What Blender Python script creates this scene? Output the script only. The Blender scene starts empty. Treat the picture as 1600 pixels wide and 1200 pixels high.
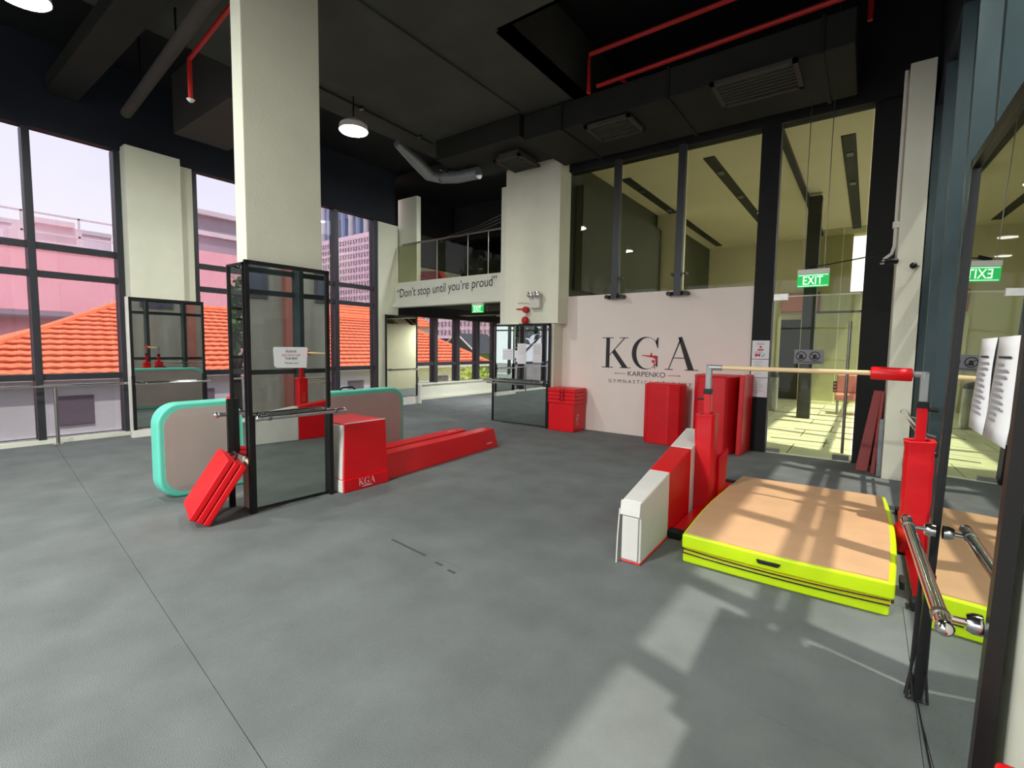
import bpy, bmesh, math, random
from mathutils import Vector, Matrix
random.seed(7)
# ------------------------------------------------------------------ camera, sky, sun, exposure
SC = bpy.context.scene
COL = SC.collection
FPX, PIT, ROLL, YAW, EYE = 753.0, math.radians(4.32), math.radians(-.83), math.radians(36.4), 1.5
fw = Vector((-math.sin(YAW)*math.cos(PIT), math.cos(YAW)*math.cos(PIT), -math.sin(PIT)))
r0 = Vector((math.cos(YAW), math.sin(YAW), 0)); u0 = r0.cross(fw)
rt = r0*math.cos(ROLL) - u0*math.sin(ROLL); up = r0*math.sin(ROLL) + u0*math.cos(ROLL)
cd = bpy.data.cameras.new('camera'); cam = bpy.data.objects.new('camera', cd); COL.objects.link(cam)
cd.sensor_fit = 'HORIZONTAL'; cd.sensor_width = 36.0; cd.lens = 36.0*FPX/1600.0; cd.clip_start = .05; cd.clip_end = 500
cam.matrix_world = Matrix(((rt.x, up.x, -fw.x, 0), (rt.y, up.y, -fw.y, 0), (rt.z, up.z, -fw.z, EYE), (0, 0, 0, 1)))
SC.camera = cam
SC.view_settings.view_transform = 'Standard'; SC.view_settings.look = 'None'
SC.view_settings.exposure = 1.12; SC.view_settings.gamma = 1.0; SC.view_settings.use_curve_mapping = False
w = bpy.data.worlds.new('sky'); SC.world = w; w.use_nodes = True
wn = w.node_tree; bg = wn.nodes['Background']; bg.inputs[1].default_value = 2.25
tc = wn.nodes.new('ShaderNodeTexCoord'); wno = wn.nodes.new('ShaderNodeTexNoise'); wno.inputs['Scale'].default_value = 2.2
wno.inputs['Detail'].default_value = 4
wr = wn.nodes.new('ShaderNodeValToRGB'); wr.color_ramp.elements[0].position = .35; wr.color_ramp.elements[1].position = .7
wr.color_ramp.elements[0].color = (.74, .76, .90, 1); wr.color_ramp.elements[1].color = (.92, .92, .97, 1)
wn.links.new(tc.outputs['Generated'], wno.inputs['Vector']); wn.links.new(wno.outputs['Fac'], wr.inputs[0]); wn.links.new(wr.outputs[0], bg.inputs[0])
sd = bpy.data.lights.new('sun', 'SUN'); sd.energy = 4.4; sd.angle = math.radians(1.2); sd.color = (1, .95, .88)
sun = bpy.data.objects.new('sun', sd); COL.objects.link(sun)
sun.rotation_euler = Vector((-.40, .12, -1.0)).to_track_quat('-Z', 'Y').to_euler()
LAMP_F = 1.0

# ------------------------------------------------------------------ materials
def lin(c):
    return tuple(((v/255)/12.92 if v/255 <= .04045 else ((v/255+.055)/1.055)**2.4) for v in c) + (1,)
def mat(name, c, rough=.5, metal=0, var=.0, scale=8, bump=0, bscale=60, emit=0, spec=.5, srgb=True, stretch=None, coat=0):
    m = bpy.data.materials.new(name); m.use_nodes = True; n = m.node_tree; p = n.nodes['Principled BSDF']
    col = lin(c) if srgb else tuple(c)+(1,)
    p.inputs['Roughness'].default_value = rough; p.inputs['Metallic'].default_value = metal
    p.inputs['Specular IOR Level'].default_value = spec; p.inputs['Coat Weight'].default_value = coat
    t = n.nodes.new('ShaderNodeTexCoord'); src = t.outputs['Object']
    if stretch:
        mp = n.nodes.new('ShaderNodeMapping'); mp.inputs['Scale'].default_value = stretch
        n.links.new(src, mp.inputs[0]); src = mp.outputs[0]
    no = n.nodes.new('ShaderNodeTexNoise'); no.inputs['Scale'].default_value = scale; no.inputs['Detail'].default_value = 5
    n.links.new(src, no.inputs['Vector'])
    rp = n.nodes.new('ShaderNodeValToRGB'); v = max(var, .02)
    rp.color_ramp.elements[0].position = .3; rp.color_ramp.elements[1].position = .7
    rp.color_ramp.elements[0].color = tuple(x*(1-v) for x in col[:3])+(1,)
    rp.color_ramp.elements[1].color = tuple(min(1, x*(1+v)) for x in col[:3])+(1,)
    n.links.new(no.outputs['Fac'], rp.inputs[0]); n.links.new(rp.outputs[0], p.inputs['Base Color'])
    if bump:
        nb = n.nodes.new('ShaderNodeTexNoise'); nb.inputs['Scale'].default_value = bscale; nb.inputs['Detail'].default_value = 3
        n.links.new(src, nb.inputs['Vector'])
        b = n.nodes.new('ShaderNodeBump'); b.inputs['Strength'].default_value = bump; b.inputs['Distance'].default_value = .01
        n.links.new(nb.outputs['Fac'], b.inputs['Height']); n.links.new(b.outputs[0], p.inputs['Normal'])
    if emit:
        p.inputs['Emission Color'].default_value = col; p.inputs['Emission Strength'].default_value = emit
    return m
def glassmat(name, tint, gloss=1.0, rough=0.0, ior=1.45):
    m = bpy.data.materials.new(name); m.use_nodes = True; n = m.node_tree; n.nodes.clear()
    o = n.nodes.new('ShaderNodeOutputMaterial'); mx = n.nodes.new('ShaderNodeMixShader')
    t = n.nodes.new('ShaderNodeBsdfTransparent'); g = n.nodes.new('ShaderNodeBsdfGlossy'); f = n.nodes.new('ShaderNodeFresnel')
    t.inputs[0].default_value = tuple(tint)+(1,); g.inputs['Roughness'].default_value = rough; g.inputs[0].default_value = (gloss,)*3+(1,)
    f.inputs[0].default_value = ior
    ge = n.nodes.new('ShaderNodeNewGeometry'); inv = n.nodes.new('ShaderNodeMath'); inv.operation = 'SUBTRACT'; inv.inputs[0].default_value = 1
    mu = n.nodes.new('ShaderNodeMath'); mu.operation = 'MULTIPLY'
    n.links.new(ge.outputs['Backfacing'], inv.inputs[1]); n.links.new(inv.outputs[0], mu.inputs[0]); n.links.new(f.outputs[0], mu.inputs[1])
    n.links.new(mu.outputs[0], mx.inputs[0]); n.links.new(t.outputs[0], mx.inputs[1]); n.links.new(g.outputs[0], mx.inputs[2]); n.links.new(mx.outputs[0], o.inputs[0])
    return m
MT = {}
MT['carpet'] = mat('carpet', (116, 121, 121), .95, var=.13, scale=2.6, bump=.5, bscale=220, spec=.15)
MT['joint'] = mat('carpet_joint', (84, 87, 90), .95, spec=.1)
MT['white'] = mat('white_paint', (232, 233, 213), .75, var=.03, scale=3, bump=.12, bscale=40)
MT['panelwhite'] = mat('white_panel_paint', (238, 226, 217), .6, var=.02, scale=2)
MT['black'] = mat('black_paint', (30, 31, 32), .7, var=.15, scale=2, bump=.1, bscale=30, spec=.3)
MT['ceil'] = mat('black_ceiling_paint', (74, 76, 71), .85, var=.15, scale=1.5, bump=.2, bscale=30, spec=.2)
MT['soffit'] = mat('dark_grey_soffit_paint', (78, 73, 70), .85, var=.08, scale=1.5, spec=.2)
MT['ductblack'] = mat('black_duct_paint', (44, 45, 42), .75, var=.1, scale=2, spec=.2)
MT['header'] = mat('blue_black_paint', (34, 40, 50), .7, var=.1, scale=1.5, spec=.3)
MT['frame'] = mat('dark_aluminium', (58, 60, 66), .45, metal=.3, var=.05)
MT['tealframe'] = mat('teal_grey_aluminium', (62, 80, 84), .4, metal=.3, var=.08, scale=3)
MT['blackmetal'] = mat('black_metal', (26, 25, 27), .4, metal=.2, var=.1)
MT['chrome'] = mat('chrome', (225, 222, 220), .12, metal=1)
MT['steel'] = mat('brushed_steel', (150, 148, 145), .35, metal=1, var=.1)
MT['galv'] = mat('galvanised_steel', (150, 156, 160), .45, metal=.6, var=.1, scale=20)
MT['mirror'] = mat('mirror_glass', (205, 212, 206), .0, metal=1)
MT['winglass'] = glassmat('tinted_window_glass', (.475, .465, .48))
MT['frontglass'] = glassmat('clear_window_glass', (.93, .94, .93))
MT['rearglass'] = glassmat('light_tinted_window_glass', (.72, .72, .72))
MT['rightglass'] = glassmat('grey_tinted_window_glass', (.62, .62, .60))
MT['clear'] = glassmat('clear_glass', (.79, .80, .71), ior=1.3)
MT['doorglass'] = glassmat('green_tinted_glass', (.86, .91, .78), ior=1.35)
MT['red'] = mat('red_vinyl', (228, 2, 20), .42, var=.04, scale=3, bump=.15, bscale=9)
MT['redside'] = mat('red_vinyl_worn', (216, 6, 24), .45, var=.1, scale=4, bump=.25, bscale=12)
MT['redsteel'] = mat('red_painted_steel', (214, 12, 26), .3, var=.03)
MT['redpipe'] = mat('red_pipe_paint', (190, 30, 28), .5, var=.08)
MT['whitevinyl'] = mat('white_vinyl', (232, 230, 224), .45, var=.04, scale=5, bump=.3, bscale=10)
MT['grey_face'] = mat('grey_beige_fabric', (176, 164, 158), .7, var=.06, scale=2, bump=.1, bscale=120)
MT['mint'] = mat('mint_pvc', (104, 214, 190), .4, var=.05, scale=4)
MT['tan'] = mat('tan_suede', (203, 164, 126), .85, var=.06, scale=4, bump=.25, bscale=14, spec=.2)
MT['lime'] = mat('lime_vinyl', (206, 240, 12), .38, var=.04, scale=4, bump=.2, bscale=8)
MT['yellow'] = mat('yellow_vinyl', (232, 222, 20), .4, var=.06, scale=4)
MT['blackstrap'] = mat('black_webbing', (22, 22, 24), .8, bump=.3, bscale=200)
MT['wood'] = mat('ash_wood', (232, 208, 160), .4, var=.1, scale=6, stretch=(1, 14, 14))
MT['greysteel'] = mat('grey_painted_steel', (158, 162, 164), .35, metal=.3)
MT['maroon'] = mat('faded_red_vinyl', (150, 52, 48), .5, var=.1, scale=4)
MT['paper'] = mat('paper', (236, 236, 238), .8, var=.02)
MT['ink'] = mat('dark_print', (44, 42, 46), .7)
MT['greyink'] = mat('grey_print', (150, 150, 156), .8)
MT['redink'] = mat('red_print', (205, 40, 60), .7)
MT['blueink'] = mat('blue_print', (60, 170, 210), .7)
MT['whiteink'] = mat('white_print', (245, 235, 235), .6)
MT['goldink'] = mat('faded_gold_print', (226, 150, 110), .6)
MT['exit'] = mat('exit_green', (16, 185, 85), .5, emit=.3)
MT['exitw'] = mat('exit_white', (240, 255, 240), .4, emit=.55)
MT['plastic'] = mat('white_plastic', (224, 222, 212), .4)
MT['lampglow'] = mat('lamp_glow', (255, 255, 240), .4, emit=14)
MT['downglow'] = mat('downlight_glow', (255, 255, 235), .4, emit=9)
MT['cream'] = mat('cream_plaster', (216, 210, 178), .8, var=.03, scale=1.5)
MT['olive'] = mat('dark_olive_plaster', (72, 76, 58), .7, var=.08, scale=1.2)
MT['slot'] = mat('dark_slot', (48, 50, 44), .7)
MT['tile'] = mat('pale_stone_tile', (214, 208, 178), .35, var=.05, scale=4)
MT['tilejoint'] = mat('tile_joint', (96, 92, 80), .8)
MT['fascia'] = mat('fascia_white', (226, 228, 212), .7, var=.02)
MT['pink'] = mat('pink_render', (252, 186, 194), .85, var=.04, scale=.4)
MT['pinkgrey'] = mat('pale_concrete', (212, 206, 208), .85, var=.06, scale=.5)
MT['hazewall'] = mat('haze_pale_render', (232, 224, 232), .9, var=.02, scale=.3)  # haze put into the wall colour, close to the sky tone
MT['grey'] = mat('grey_render', (160, 152, 160), .85, var=.05, scale=.5)
MT['rooftile'] = mat('orange_clay_tile', (250, 136, 92), .8, var=.12, scale=3)
MT['tileshade'] = mat('tile_lip_shade', (176, 66, 44), .9, var=.1)  # shade below the tile lips, put into a dark colour
MT['housewall'] = mat('white_house_render', (222, 222, 222), .85, var=.03, scale=.7)
MT['shutter'] = mat('purple_grey_shutter', (120, 108, 118), .7, var=.05)
MT['lattice'] = mat('pale_pink_block', (248, 226, 232), .8, var=.02)
MT['latticehole'] = mat('lattice_shade', (150, 128, 140), .9)
MT['tower'] = mat('blue_grey_cladding', (150, 164, 196), .5, var=.06, scale=.3)
MT['towerdark'] = mat('tower_glazing', (96, 102, 120), .25, var=.1, scale=.3)
MT['fin'] = mat('rust_red_fin', (190, 120, 108), .6)
MT['concrete'] = mat('board_marked_concrete', (178, 176, 166), .9, var=.22, scale=.8, stretch=(3, 3, .4))
MT['asphalt'] = mat('asphalt', (128, 124, 122), .95, var=.08, scale=1)
MT['grass'] = mat('grass', (214, 226, 110), .95, var=.2, scale=2)
MT['leaf'] = mat('leaf_green', (92, 128, 66), .7, var=.35, scale=1.5)
MT['leafbright'] = mat('sunlit_leaf', (206, 224, 96), .7, var=.25, scale=1.5)  # lighter leaf copy with sunlight put into its colour
MT['bark'] = mat('bark', (96, 78, 64), .9, var=.2)

# ------------------------------------------------------------------ mesh helpers
class G:
    def __init__(s): s.v = []; s.f = []
    def add(s, vs, fs):
        o = len(s.v); s.v += [tuple(p) for p in vs]; s.f += [tuple(i+o for i in f) for f in fs]; return s
    def box(s, x0, x1, y0, y1, z0, z1):
        return s.hexa([(x0, y0, z0), (x1, y0, z0), (x1, y1, z0), (x0, y1, z0), (x0, y0, z1), (x1, y0, z1), (x1, y1, z1), (x0, y1, z1)])
    def hexa(s, p): return s.add(p, [(3, 2, 1, 0), (4, 5, 6, 7), (0, 1, 5, 4), (1, 2, 6, 5), (2, 3, 7, 6), (3, 0, 4, 7)])
    def prism(s, poly, a, b, fn):      # fn(u, v, w) -> xyz
        n = len(poly); P = [fn(u, v, a) for u, v in poly] + [fn(u, v, b) for u, v in poly]
        return s.add(P, [tuple(range(n-1, -1, -1)), tuple(range(n, 2*n))] + [(i, (i+1) % n, n+(i+1) % n, n+i) for i in range(n)])
    def tube(s, pts, r, n=10, cap=True):
        pts = [Vector(p) for p in pts]; rs = r if isinstance(r, (list, tuple)) else [r]*len(pts); rings = []
        prev = None
        for i, p in enumerate(pts):
            d = (pts[min(i+1, len(pts)-1)] - pts[max(i-1, 0)]).normalized()
            if prev is None:
                a = Vector((0, 0, 1)) if abs(d.z) < .9 else Vector((1, 0, 0)); x = d.cross(a).normalized()
            else: x = (prev - d*prev.dot(d)).normalized()
            prev = x; y = d.cross(x)
            rings.append([p + (x*math.cos(2*math.pi*k/n) + y*math.sin(2*math.pi*k/n))*rs[i] for k in range(n)])
        vs = [q for rg in rings for q in rg]; fs = []
        for i in range(len(pts)-1):
            for k in range(n): fs.append((i*n+k, i*n+(k+1) % n, (i+1)*n+(k+1) % n, (i+1)*n+k))
        if cap: fs += [tuple(range(n-1, -1, -1)), tuple(range((len(pts)-1)*n, len(pts)*n))]
        return s.add(vs, fs)
    def ball(s, c, r, n=12, m=8, sq=(1, 1, 1)):
        vs = []; fs = []
        for j in range(m+1):
            t = math.pi*j/m
            for k in range(n): vs.append((c[0]+r*sq[0]*math.sin(t)*math.cos(2*math.pi*k/n), c[1]+r*sq[1]*math.sin(t)*math.sin(2*math.pi*k/n), c[2]+r*sq[2]*math.cos(t)))
        for j in range(m):
            for k in range(n): fs.append((j*n+k, (j+1)*n+k, (j+1)*n+(k+1) % n, j*n+(k+1) % n))
        return s.add(vs, fs)
def part(name, g, m, parent=None, bevel=0, smooth=False, label=None, sub=0, kind=None):
    me = bpy.data.meshes.new(name); off = Vector((0, 0, 0)); par = parent
    while par is not None: off += Vector(par.location); par = par.parent
    me.from_pydata([tuple(Vector(v)-off) for v in g.v], [], g.f)
    bm = bmesh.new(); bm.from_mesh(me); bmesh.ops.remove_doubles(bm, verts=bm.verts, dist=1e-6); bmesh.ops.recalc_face_normals(bm, faces=bm.faces); bm.to_mesh(me); bm.free()
    me.materials.append(MT[m])
    o = bpy.data.objects.new(name, me); COL.objects.link(o)
    if parent: o.parent = parent
    if bevel:
        b = o.modifiers.new('bevel', 'BEVEL'); b.width = bevel; b.segments = 3; b.limit_method = 'ANGLE'
    if sub:
        b = o.modifiers.new('subdivision', 'SUBSURF'); b.levels = sub; b.render_levels = sub
    if smooth or bevel or sub:
        for p in me.polygons: p.use_smooth = True
        if not (sub): 
            wn_ = o.modifiers.new('weighted_normal', 'WEIGHTED_NORMAL'); wn_.keep_sharp = True
            me.polygons.foreach_set('use_smooth', [True]*len(me.polygons))
            if not bevel:
                bm = bmesh.new(); bm.from_mesh(me)
                for e in bm.edges:
                    if len(e.link_faces) == 2 and e.calc_face_angle(0) > .7: e.smooth = False
                bm.to_mesh(me); bm.free(); o.modifiers.remove(wn_)
    if label: o['label'] = label
    if kind: o['kind'] = kind
    return o
def thing(name, label, cat, loc=(0, 0, 0), group=None, kind=None):
    o = bpy.data.objects.new(name, None); COL.objects.link(o); o.location = loc; o.empty_display_size = .1
    if label: o['label'] = label
    if cat: o['category'] = cat
    if group: o['group'] = group
    if kind: o['kind'] = kind
    return o
def struct(name, g=None, m=None, loc=(0, 0, 0), bevel=0, label=None, cat=None):
    o = thing(name, None, None, loc) if g is None else part(name, g, m, bevel=bevel)
    o['kind'] = 'structure'
    o['label'] = label or name.replace('_', ' '); o['category'] = cat or name.split('_')[0]
    return o
def B(*a): return G().box(*a)
# planar placement: fn(u, v, w): u right, v up, w towards the viewer
def on_negY(x, y, z): return lambda u, v, w_: (x+u, y-w_, z+v)
def on_posX(x, y, z): return lambda u, v, w_: (x+w_, y+u, z+v)
def on_negX(x, y, z): return lambda u, v, w_: (x-w_, y-u, z+v)
def lettering(txt, W_, H_, fn, m, parent, name='lettering', shear=0, depth=.003, italic=0):
    cu = bpy.data.curves.new('t', 'FONT'); cu.body = txt; cu.shear = shear; cu.resolution_u = 4
    ob = bpy.data.objects.new('t', cu); COL.objects.link(ob)
    me = bpy.data.meshes.new_from_object(ob.evaluated_get(bpy.context.evaluated_depsgraph_get()))
    xs = [v.co.x for v in me.vertices]; ys = [v.co.y for v in me.vertices]
    x0, x1, y0, y1 = min(xs), max(xs), min(ys), max(ys)
    g = G(); g.add([fn((v.co.x-x0)/(x1-x0)*W_, (v.co.y-y0)/(y1-y0)*H_, depth) for v in me.vertices], [tuple(p.vertices) for p in me.polygons])
    bpy.data.objects.remove(ob); bpy.data.curves.remove(cu); bpy.data.meshes.remove(me)
    return part(name, g, m, parent)
def glyph_polys():
    P = []
    R = lambda x0, x1, y0, y1: P.append([(x0, y0), (x1, y0), (x1, y1), (x0, y1)])
    R(.13, .255, 0, 1); R(0, .38, .975, 1); R(0, .38, 0, .025)
    P.append([(.255, .44), (.255, .40), (.76, .98), (.715, .98)]); P.append([(.34, .50), (.42, .62), (.86, .02), (.68, .02)])
    R(.58, .86, .975, 1); R(.60, .96, 0, .025)
    cx = 1.42; a0, a1, n = math.radians(38), math.radians(322), 26
    out = [(cx+.44*math.cos(a0+(a1-a0)*i/n), .5+.52*math.sin(a0+(a1-a0)*i/n)) for i in range(n+1)]
    inn = [(cx+.05+.345*math.cos(a0+(a1-a0)*i/n), .5+.495*math.sin(a0+(a1-a0)*i/n)) for i in range(n+1)]
    for i in range(n): P.append([out[i], out[i+1], inn[i+1], inn[i]])
    P.append([(1.77, .66), (1.79, .66), (1.79, 1.0), (1.76, 1.0), (1.70, .86)]); R(1.74, 1.785, .08, .42)
    P.append([(2.47, 1.02), (2.36, 1.0), (2.66, .02), (2.83, .02)][::1]); P.append([(2.42, .98), (2.445, .93), (2.13, .02), (2.10, .02)])
    P.append([(2.245, .36), (2.57, .36), (2.56, .385), (2.25, .385)]); R(2.0, 2.24, 0, .025); R(2.58, 2.95, 0, .025)
    return P
GYM = [[(1.30, .44), (1.55, .43), (1.60, .54), (1.63, .42), (1.72, .44), (1.79, .36), (1.77, .26), (1.70, .20), (1.72, .30), (1.68, .35), (1.60, .37), (1.30, .42)], [(1.60, .22), (1.68, .20), (1.70, .28), (1.62, .29)], [(1.66, .22), (1.69, .22), (1.72, .02), (1.69, .02)]]
def kga(h, fn, m, parent, name='lettering', red=None, sub='whiteink', small=True):
    g = G()
    for p in glyph_polys(): g.add([fn(x*h, y*h, .003) for x, y in p], [tuple(range(len(p)))])
    part(name, g, m, parent)
    g = G()
    for p in GYM: g.add([fn(x*h, y*h, .0045) for x, y in p], [tuple(range(len(p)))])
    part('gymnast_mark', g, red or m, parent)
    if small:
        g = G()
        for (a, b, y) in ((.9, 2.05, -.16), (.6, 2.35, -.27)):
            g.add([fn(a*h, y*h, .003), fn(b*h, y*h, .003), fn(b*h, (y+.06)*h, .003), fn(a*h, (y+.06)*h, .003)], [(0, 1, 2, 3)])
        part('lettering', g, m, parent)

# ------------------------------------------------------------------ room shell
XL, YB, W, YK = -9.6, -7.0, .68, 8.0
def clip(poly, x0, x1, y0, y1):
    for ax, lim, sg in ((0, x0, 1), (0, x1, -1), (1, y0, 1), (1, y1, -1)):
        out = []
        for i in range(len(poly)):
            a, b = poly[i], poly[(i+1) % len(poly)]; da, db = (a[ax]-lim)*sg, (b[ax]-lim)*sg
            if da >= 0: out.append(a)
            if da*db < 0:
                t = da/(da-db); out.append((a[0]+(b[0]-a[0])*t, a[1]+(b[1]-a[1])*t))
        poly = out
        if len(poly) < 3: return []
    return poly
floor = struct('floor', G().box(-10.4, W, YB, 16, -.25, -.012), 'joint', label='grey carpeted gym floor with seams running across')
SA = math.radians(-6.2)
def strips(rect):
    u = Vector((math.cos(SA), math.sin(SA))); n_ = Vector((-u.y, u.x)); base = Vector((-2.79, 2.42))
    for k in range(-9, 12):
        a = base + n_*(k*1.5+.0015); b = base + n_*((k+1)*1.5-.0015)
        pl = [tuple(a-u*12), tuple(a+u*12), tuple(b+u*12), tuple(b-u*12)]
        for half in ((rect[0], .245), (.2475, rect[1])) if rect[1] > .5 and k <= 0 else ((rect[0], rect[1]),):
            q = clip(pl, half[0], half[1], rect[2], rect[3])
            if len(q) >= 3:
                g = G().prism(q, -.012, 0, lambda x, y, z: (x, y, z)); part('carpet_strip', g, 'carpet', floor)
strips((XL+.02, W-.02, YB+.02, 16 if False else YK-.03)); strips((-10.18, -4.75, YK-.03+.001, 15.8))

def winwall(name, axis_x, ys, z0, z1, trans, d0, d1, mw=.07, gx=None, mm='frame', glass='winglass', label=None, skip=(), cut=None):
    root = struct(name, None, loc=(axis_x, (ys[0]+ys[-1])/2, z0), label=label, cat='window')
    for y in ys: part('mullion', B(d0, d1, y-mw/2, y+mw/2, z0, z1), mm, root, bevel=.004)
    gx = axis_x if gx is None else gx
    for i in range(len(ys)-1):
        if i in skip: continue
        a, b = ys[i]+mw/2, ys[i+1]-mw/2
        for t in trans: part('transom', B(axis_x-.05, axis_x+.05, a, b, t-.045, t+.045), mm, root)
        zz = [z0]+[t for t in trans]+[z1]
        for j in range(len(zz)-1):
            part('pane', B(gx-.004, gx+.004, a, b, zz[j]+(.045 if j else 0), zz[j+1]-(.045 if j < len(zz)-2 else 0)), glass, root)
    return root
TR = (.97, 2.46, 2.86)
winwall('window_1', XL-.05, [-6.9, -5.5, -4.1, -2.7, -1.3, .12, 1.53, 2.54], 0.06, 4.47, TR, XL-.17, XL+.03, mw=.085, label='tall left window bays with dark mullions looking onto orange roofs')
winwall('window_2', XL-.05, [3.6, 4.95, 6.39, 7.45], 0.06, 4.47, TR, XL-.17, XL+.03, mw=.1, label='tall left window bays behind the central column')
struct('wall_left', B(XL-.12, XL+.06, YB, YK, 4.47, 6.3), 'header', label='blue-black wall band above the left windows')
struct('baseboard_left', G().box(XL-.2, XL+.05, YB, 7.5, 0, .06), 'fascia', label='white sill strip below the left windows', cat='sill')
g = G().box(XL-.2, XL+.27, 2.58, 3.32, 0, 4.52).box(XL-.2, XL+.08, 3.32, 3.56, 0, 4.47)
struct('wall_left_column', g, 'white', bevel=.004, label='white stepped column between the left windows', cat='column')
struct('wall_left_pier', G().box(XL-.2, XL+.05, 7.5, YK+.1, 0, 4.45), 'white', label='narrow white pier at the end of the left windows', cat='pier')
# back room window wall under the mezzanine
winwall('window_3', -10.25, [8.1, 9.12, 10.05, 11.0, 11.95, 12.85, 13.8, 14.9, 15.9], .44, 2.36, (1.0,), -10.4, -10.18, mw=.13, label='row of dark framed windows under the mezzanine')
struct('wall_back_sill', G().box(-10.45, -10.08, YK+.1, 15.95, 0, .42).box(-10.45, -10.02, YK+.1, 15.95, .42, .45).box(-10.1, -10.0, YK+.1, 15.95, 0, .05), 'fascia', label='low white wall with ledge below the back windows', cat='wall')
g = G()
for y in (9.3, 10.25, 11.2, 12.15, 13.05, 14.0): g.box(-10.85, -10.6, y, y+.09, -.5, 3)
for i, y in enumerate((9.3, 10.25, 11.2, 12.15, 13.05, 14.0)):
    part('fin', B(-10.62, -10.48, y, y+.06, -.5, 2.34), 'fin', bpy.data.objects['window_3'])
struct('wall_back_far', B(-10.4, -4.7, 15.9, 16.05, 0, 6.3), 'white', label='far white wall of the back room', cat='wall')
struct('wall_back_right', B(-4.75, -4.62, YK+.05, 17.8, 0, 5.1), 'olive', label='dark wall between back room and corridor', cat='wall')
struct('wall_back_window_header', B(-10.42, -10.12, YK, 15.9, 2.33, 2.62), 'black', label='black band above the back windows', cat='wall')
# mezzanine
g = G().box(-9.62, -6.1, 8.0, 8.16, 2.45, 3.05).box(-9.62, -6.1, 7.93, 8.02, 2.45, 2.53)
mez = struct('wall_mezzanine', g, 'fascia', label='white mezzanine fascia with motto lettering', cat='fascia')
lettering('\u201cDon\u2019t stop until you\u2019re proud\u201d', 3.14, .27, lambda u, v, w_: (-9.47+u, 7.997-w_*.5, 2.62+v+u*.035), 'ink', mez, shear=.04)
struct('ceiling_mezzanine', B(-10.4, -4.75, 8.17, 15.9, 2.6, 3.0), 'black', label='dark slab of the mezzanine floor', cat='ceiling')
struct('ceiling_upper', B(-10.4, -4.7, YK, 15.9, 5.6, 5.75), 'black', label='black ceiling over the mezzanine', cat='ceiling')
struct('wall_mezzanine_back', G().box(-10.3, -4.8, 14.2, 14.35, 3.0, 3.75), 'cream', label='low cream wall at the back of the mezzanine', cat='wall')
struct('wall_mezzanine_beam', G().box(-10.3, -4.8, 13.4, 14.0, 3.9, 5.6).box(-7.2, -4.8, 9.6, 10.4, 4.75, 5.6).box(-10.2, -6.4, 10.8, 11.2, 4.6, 5.6), 'black', label='black beams above the mezzanine', cat='beam')
struct('wall_mezzanine_side', G().box(-6.6, -4.8, 9.0, 9.12, 3.0, 4.35), 'white', label='pale half height wall on the mezzanine', cat='wall')
struct('wall_left_upper', G().box(-10.45, -10.3, YK, 15.9, 2.6, 5.6), 'black', label='dark side wall of the mezzanine', cat='wall')
struct('wall_left_upper_panel', G().box(-10.3, -10.27, 8.6, 11.2, 3.1, 3.72), 'cream', label='pale cream strip on the mezzanine side wall', cat='wall')
struct('wall_left_upper_band', G().box(-10.3, -10.24, 9.4, 15, 3.75, 4.6), 'olive', label='greenish band on the mezzanine side wall', cat='wall')
struct('trim_1', B(-9.6, -8.93, 8.15, 8.28, 3.05, 5.1), 'white', label='pale upstairs column behind the glass railing', cat='column')
rail = struct('trim_2', None, loc=(-7.9, 8.08, 3.05), label='glass balustrade with steel handrail on the mezzanine', cat='balustrade')
xs = [-9.5, -8.15, -7.2, -6.62, -6.08]
for i in range(4): part('pane', B(xs[i]+.006, xs[i+1]-.006, 8.07, 8.085, 3.0, 3.96), 'clear', rail)
part('handrail', G().tube([(-9.35, 8.077, 3.97), (-6.08, 8.077, 3.97)], .022), 'steel', rail)
for i in range(3): part('joint_strip', B(xs[i+1]-.004, xs[i+1]+.004, 8.06, 8.068, 3.05, 3.95), 'plastic', rail)
# services under the mezzanine
t = thing('cable_tray', 'dark cable tray under the mezzanine slab near the exit sign', 'cable tray', (-7.5, 10.0, 2.4))
part('tray', B(-9.0, -6.3, 9.7, 10.1, 2.34, 2.42), 'blackmetal', t); part('bracket', G().box(-8.0, -7.95, 9.7, 9.75, 2.42, 2.598), 'steel', t); part('bracket', G().box(-6.8, -6.75, 9.7, 9.75, 2.42, 2.598), 'steel', t)
# central column, mid column, right column
struct('wall_column_centre', B(-4.56, -4.38, 2.04, 2.76, 0, 5.25), 'white', bevel=.008, label='tall white column wrapped in mirrors at its foot', cat='column')
g = G().box(-5.5, -4.6, 7.62, 8.0, 1.96, 5.3).box(-5.9, -5.5, 7.72, 8.0, 1.9, 5.3).box(-5.95, -4.7, 7.66, 8.0, 0, 1.96)
struct('wall_column_mid', g, 'white', bevel=.006, label='wide white column beside the logo wall', cat='column')
struct('trim_3', B(-6.12, -5.92, 7.86, 8.05, 1.9, 4.7), 'fascia', label='pale vertical strip at the right end of the mezzanine', cat='trim')
g = G().box(.2, .43, 7.2, 8.0, 0, 4.75)
struct('wall_column_right', g, 'white', bevel=.006, label='white column right of the glass door', cat='column')
t = thing('conduit_pipe', 'white cable conduit running down the corner of the right column', 'conduit', (.17, 7.3, 2.6))
part('pipe', G().tube([(.17, 7.25, 4.7), (.17, 7.25, 2.75), (.15, 7.25, 2.66), (.08, 7.25, 2.6)], .018), 'plastic', t); part('joint', B(.14, .20, 7.22, 7.28, 2.95, 3.02), 'plastic', t)
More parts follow.
